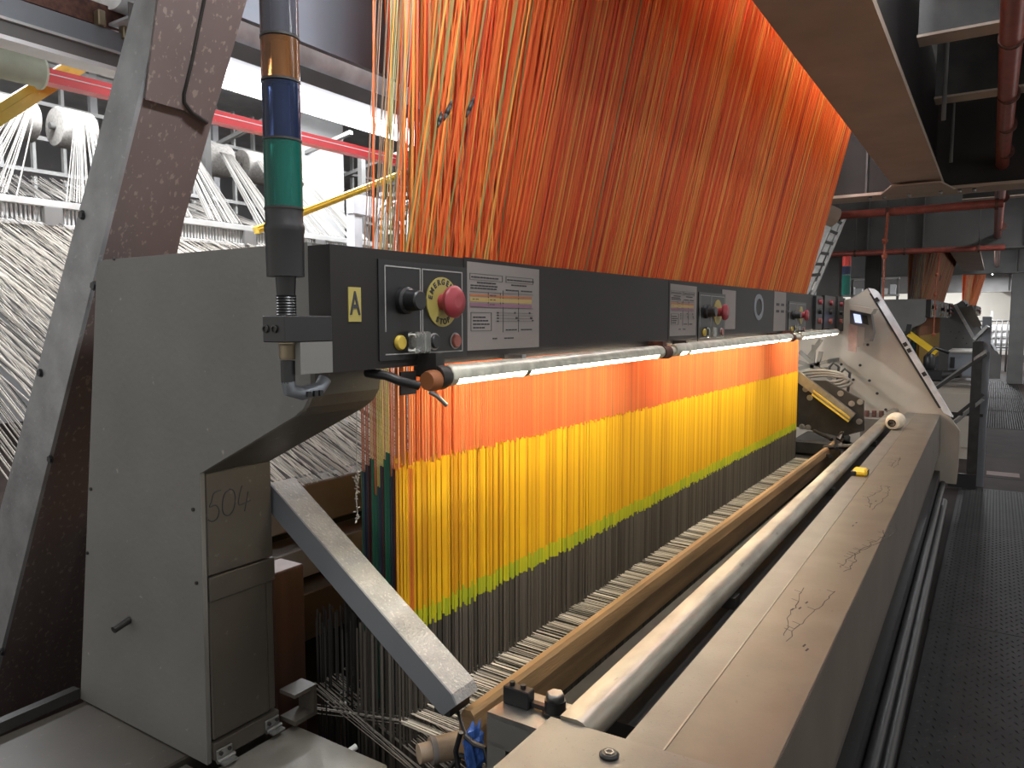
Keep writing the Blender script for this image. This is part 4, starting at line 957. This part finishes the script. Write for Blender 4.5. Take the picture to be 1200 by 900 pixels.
for i, (pts, X, lb) in enumerate([([(1040, 249), (1039, 262), (1037, 282), (1036.5, 300), (1035, 345), (1033, 385), (1032, 414)], 7.05, 'long knotted orange rope hanging in front of the loom end plate'), ([(1100, 296), (1099, 312), (1098, 322), (1096, 345), (1094, 392)], 11.35, 'shorter orange rope hanging before the second loom')]):
    r_ = thing('hanging_rope', tuple(atx(*pts[0], X)), lb, 'rope'); b = B(); b.tube([atx(px, py, X) for px, py in pts], .0075, 8); b.build('strand', M['rope'], r_)
    b = B(); b.tube([atx(px + .8, py, X) for px, py in pts[:3]], .010, 8); b.build('doubled_strand', M['rope'], r_)
    for px, py in (pts[2], pts[3], pts[-1]):
        b = B(); c = atx(px, py, X); b.lathe([(.006, -.03), (.022, -.014), (.024, .008), (.008, .026)], c, Vz, 10); b.build('knot', M['rope'], r_)
# ladder
ld = thing('ladder', tuple(atx(945, 330, 8.0)), 'grey steel ladder rising behind the right edge of the orange cords', 'ladder')
for (a_, e_, w_, h_) in [((940, 332), (977, 247), .045, .10), ((951, 330), (985, 252), .03, .05), ((961, 325), (990, 255), .03, .03)]:
    pa, pe_ = atx(*a_, 8.0), atx(*e_, 8.0); B().beam(pe_ + (pa - pe_) * ((FL - pe_.z) / (pa.z - pe_.z)), pe_, w_, h_).build('stile', M['steel'], ld)
for k in range(6):
    t = .06 + k * .165; a_ = (944 + 35 * t, 328 - 82 * t); e_ = (960 + 30 * t, 326 - 72 * t); B().beam(atx(*a_, 8.0), atx(*e_, 8.0), .04, .03).build('rung', M['dark'], ld)

# copies of the loom further down the hall
OFF = [(10.9, -.32, .17), (22.4, -.62, .30)]
WORD = ['second', 'third']
ctype = [(sf, 'dark grey C-shaped side frame of the %s loom down the hall'), (cb, 'dark control beam of the %s loom down the hall'), (hn, 'orange cord curtain of the %s loom down the hall'), (fp, 'end plate of the %s loom down the hall')]
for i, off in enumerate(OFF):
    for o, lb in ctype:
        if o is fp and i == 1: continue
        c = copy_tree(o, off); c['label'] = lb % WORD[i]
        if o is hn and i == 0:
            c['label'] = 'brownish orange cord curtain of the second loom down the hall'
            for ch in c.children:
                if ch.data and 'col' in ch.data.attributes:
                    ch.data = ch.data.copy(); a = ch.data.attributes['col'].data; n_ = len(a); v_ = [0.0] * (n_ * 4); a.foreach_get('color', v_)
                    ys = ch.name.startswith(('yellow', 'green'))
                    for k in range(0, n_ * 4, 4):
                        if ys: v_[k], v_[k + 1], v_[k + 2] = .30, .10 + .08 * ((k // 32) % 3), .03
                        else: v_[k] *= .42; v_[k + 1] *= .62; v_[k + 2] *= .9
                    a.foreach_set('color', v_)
        if o is fp:
            for ch in c.children:
                if ch.name.startswith('plate'): ch.data = ch.data.copy(); ch.data.materials[0] = M['girder_grey']
ya = thing('guard_arm', tuple(atx(1066, 392, 11.3)), 'yellow guard arm slanting across the second loom', 'guard arm')
B().beam(atx(1065, 391, 11.3), atx(1097, 414, 11.3), .06, .075).build('bar', M['tapey'], ya)
pp = atx(1062, 391, 11.33); B().box(pp + Vector((0, -.04, FL - pp.z)), pp + Vector((.06, .04, 0))).build('post', M['black'], ya)
B().beam(atx(1064, 391, 11.3), atx(1066, 380, 11.3), .06, .06).build('bracket', M['black'], ya)
# second loom's end cabinets
ca = thing('machine_cabinet', (10.6, .4, FL), 'low beige cabinet at the near end of the second loom', 'cabinet')
pA, pB = atx(1092, 452, 10.4), atx(1152, 452, 10.4)
B().box((10.4, pB.y, FL), (11.2, pA.y, pA.z)).build('body', M['beige'], ca)
B().box((10.38, pB.y - .01, pA.z), (11.2, pA.y + .3, pA.z + .03)).build('top_plate', M['brownbeam'], ca)
B().box((10.385, pB.y + .02, FL + .15), (10.4, pA.y - .05, pA.z - .08)).build('door_panel', M['beige'], ca)
ca2 = thing('machine_cabinet', (11.4, .3, -.9), 'smaller grey drive box on top of the beige cabinet', 'cabinet')
pA, pB = atx(1112, 413, 11.2), atx(1151, 413, 11.2)
B().box((11.2, pB.y, atx(1112, 440, 11.2).z), (12.4, pA.y, pA.z)).build('body', M['arm_side'], ca2)
B().box((11.18, pB.y - .01, pA.z), (12.4, pA.y + .01, pA.z + .02)).build('lid', M['beige'], ca2)
B().box((11.19, pA.y - .07, pA.z - .2), (11.2, pA.y - .02, pA.z - .06)).build('vent', M['black'], ca2)
pm2 = atx(1094, 440, 10.9); zc = atx(1092, 452, 10.4).z + .03
mo = thing('motor_cluster', (10.9, pm2.y, zc), 'black motors clustered beside the yellow guard arm', 'motor')
B().box((10.75, pm2.y - .12, zc), (11.05, pm2.y + .16, zc + .14), bev=.02).build('gear_case', M['black'], mo)
B().lathe([(.06, 0), (.07, .02), (.07, .16), (.04, .2)], (10.85, pm2.y + .05, zc + .14), Vz, 14).build('motor_body', M['black'], mo)
B().lathe([(.05, 0), (.055, .02), (.055, .2), (.03, .22)], (10.8, pm2.y - .1, zc + .08), (-.2, -1, .15), 14).build('motor_body', M['dark'], mo)
b = B(); b.tube([(10.85, pm2.y + .1, zc + .3), (10.9, pm2.y, zc + .42), (11.0, pm2.y - .15, zc + .36)], .02, 8); b.build('hose', M['black'], mo)
tk_ = thing('back_board', tuple(atx(1132, 370, 15)), 'brown tilted cover board of the third loom', 'board')
B().beam(atx(1119, 357, 15.2), atx(1141, 396, 15.2), .07, .05).build('white_edge', M['bright'], tk_)
B().prism([tuple(atx(px, py, 15))[1:] for px, py in ((1126, 362), (1139, 357), (1151, 382), (1140, 384))], 'x', 15, 15.05).build('board', M['brownbeam'], tk_)
B().box((9.45, -.28, FL + .0085), (9.7, .02, FL + .0095)).build('paint_patch', M['wood'], wk)
# railing with braces
rp = thing('railing_post', (8.5, .1, FL), 'dark grey railing post with slanting braces at the walkway edge', 'railing')
pz0 = atx(1157, 371, 8.7); B().box((8.7, pz0.y - .04, FL), (8.78, pz0.y + .04, pz0.z), bev=.004).build('post', M['arm_side'], rp)
B().box((8.66, pz0.y + .02, FL), (8.70, pz0.y + .11, atx(1150, 400, 8.7).z), bev=.003).build('post', M['dark'], rp)
for a_, e_, mm in [((1098, 453), (1156, 411), 'steel'), ((1096, 456), (1156, 415), 'dark'), ((1113, 493), (1152, 462), 'dark'), ((1117, 497), (1152, 468), 'steel'), ((1142, 398), (1158, 382), 'steel')]:
    B().beam(atx(*a_, 8.72), atx(*e_, 8.66), .03, .03).build('brace', M[mm], rp)
B().box((8.5, .10, FL + .02), (8.53, .34, FL + .16)).build('kick_plate', M['black'], rp)
B().beam(atx(1112, 484, 8.7), atx(1152, 487, 8.7), .03, .03).build('brace', M['dark'], rp)
# fence and cones at the hall end
fe = thing('end_railing', (30, 0, FL), 'grey bar railing at the far end of the walkway', 'railing')
for k in range(7):
    p = atx(1148 + k * 6.6, 380, 30); B().tube([(30, p.y, FL), (30, p.y, p.z + .12)], .03, 8).build('baluster', M['girder_grey'], fe)
p0, p1 = atx(1146, 376, 30), atx(1190, 376, 30)
for z in (p0.z, p0.z - .9): B().tube([(30, p0.y, z), (30, p1.y, z)], .03, 8).build('rail', M['girder_grey'], fe)
for r_i in range(4):
    for k in range(4):
        p = atx(1167 + k * 6, 384 + r_i * 7.5, 31.5)
        tag(B().lathe([(.05, 0), (.11, .02), (.12, .16), (.09, .2)], p + Vector((0, 0, -.1)), Vz, 14).build('yarn_cone', M['white']), 'white yarn cone beyond the end railing, %s shelf down, %s from left' % (ORD[r_i], ORD[k]), 'yarn cone', 'white cones behind the end railing')
cr_ = thing('cone_rack', (31.5, 0, FL), 'shelves holding the white cones behind the end railing', 'rack')
for r_i in range(4):
    p = atx(1167, 384 + r_i * 7.5, 31.5); q = atx(1188, 384 + r_i * 7.5, 31.5); B().box((31.35, q.y - .1, p.z - .13), (31.65, p.y + .15, p.z - .10)).build('shelf', M['rack'], cr_)
for yy in (p.y + .17, q.y - .12): B().box((31.45, yy - .03, FL), (31.55, yy + .03, .4)).build('upright', M['rack'], cr_)
# far racks seen between the columns
fk = thing('far_rack', (22, 5, FL), 'pale rack of shelves with white yarn seen between the dark columns', 'rack')
for k in range(9): B().box((22, 2.2 + k * .55, FL), (22.1, 2.25 + k * .55, 1.6)).build('upright', M['girder_grey'], fk)
for z in (-.2, .25, .7, 1.15): B().box((21.95, 2.2, z), (22.3, 6.7, z + .05)).build('shelf', M['rack'], fk)
yb = B()
for z in (-.15, .3, .75):
    for k in range(22): yb.box((22.0, 2.28 + k * .2, z), (22.25, 2.28 + k * .2 + rnd.uniform(.1, .17), z + rnd.uniform(.15, .3)))
yb.build('yarn_packs', M['white'], fk, kind='stuff')

# ================================================================ HALL LAMPS (fluorescent battens of the hall, plus added fill lights for the cords)
def batten(x, y, z, ln, watts, label, col=(.95, .97, 1), axis='x', wdt=.25, tilt=0):
    t_ = thing('batten_lamp', (x, y, z), label, 'lamp', 'ceiling battens of the hall')
    hx, hy = (ln / 2, .05) if axis == 'x' else (.05, ln / 2)
    B().box((x - hx, y - hy, z), (x + hx, y + hy, z + .05)).build('housing', M['white'], t_)
    b = B(); b.tube([(x - hx, y, z - .02), (x + hx, y, z - .02)] if axis == 'x' else [(x, y - hy, z - .02), (x, y + hy, z - .02)], .018, 10); b.build('fluorescent_tube', M['tubebare'], t_)
    ld_ = bpy.data.lights.new('batten_light', 'AREA'); ld_.shape = 'RECTANGLE'; ld_.size = ln if axis == 'x' else wdt; ld_.size_y = wdt if axis == 'x' else ln; ld_.energy = watts; ld_.color = col
    lo = bpy.data.objects.new('batten_light', ld_); COL.objects.link(lo); lo.parent = t_; lo.location = (0, 0, -.06)
    if tilt: lo.rotation_euler = (tilt, 0, 0); lo.location = (0, .08, -.01)
    top = 1.85 if y < .36 else 3.3
    for u in (-.35, .35): B().tube([(x + u * ln, y, z + .04), (x + u * ln, y, top)], .008, 6).build('hanger', M['rack'], t_)
for i, (x, y, z) in enumerate([(2.6, 4.6, 2.5), (5.6, 4.6, 2.5), (3.5, 7.4, 2.9), (7.5, 7.4, 2.9), (12, 6, 2.9), (1.0, 7.0, 2.9)]):
    batten(x, y, z, 2.4, HALL_W, '%s fluorescent batten hanging above the creel yarns' % ORD[i])
for i, x in enumerate((9.6, 15.5, 21, 30, 36)):
    batten(x, -1.0 if i == 0 else .2, 1.7, 2.4, FAR_W * (.7, 1.2, 1.5, 4, 4)[i], '%s fluorescent batten under the deck down the aisle' % ORD[i])
for i, (x, y) in enumerate(((26, 5), (36, 5), (42, 7), (42, 2))): batten(x, y, 2.9, 2.4, FAR_W * 6, '%s fluorescent batten high in the far hall' % ORD[i])
batten(1.9, .18, 1.74, 2.4, CORD_FILL_W * 1.75, 'added unseen fill light turned to the orange cords near the loom front', tilt=math.radians(95))  # added out of view to wash the cord curtain with light
batten(3.4, .78, 1.80, 1.8, CORD_FILL_W * .13, 'added fill light hidden behind the brown girder over the cords', tilt=math.radians(48))  # added, hidden by the girder, to brighten the upper cords
batten(5.2, .78, 1.80, 1.8, CORD_FILL_W * .17, 'farther added fill light hidden behind the brown girder over the cords', tilt=math.radians(48))  # second added light, hidden likewise, for the far cords
batten(3.2, -1.6, 1.72, 2.4, AISLE_W, 'fluorescent batten under the deck over the walkway')

# ---------------------------------------------------------------- lift everything from eye-relative heights to the floor
for o in list(bpy.data.objects):
    if '_b' in o: del o['_b']
    if o.parent is None and o is not cam: o.location.z += H
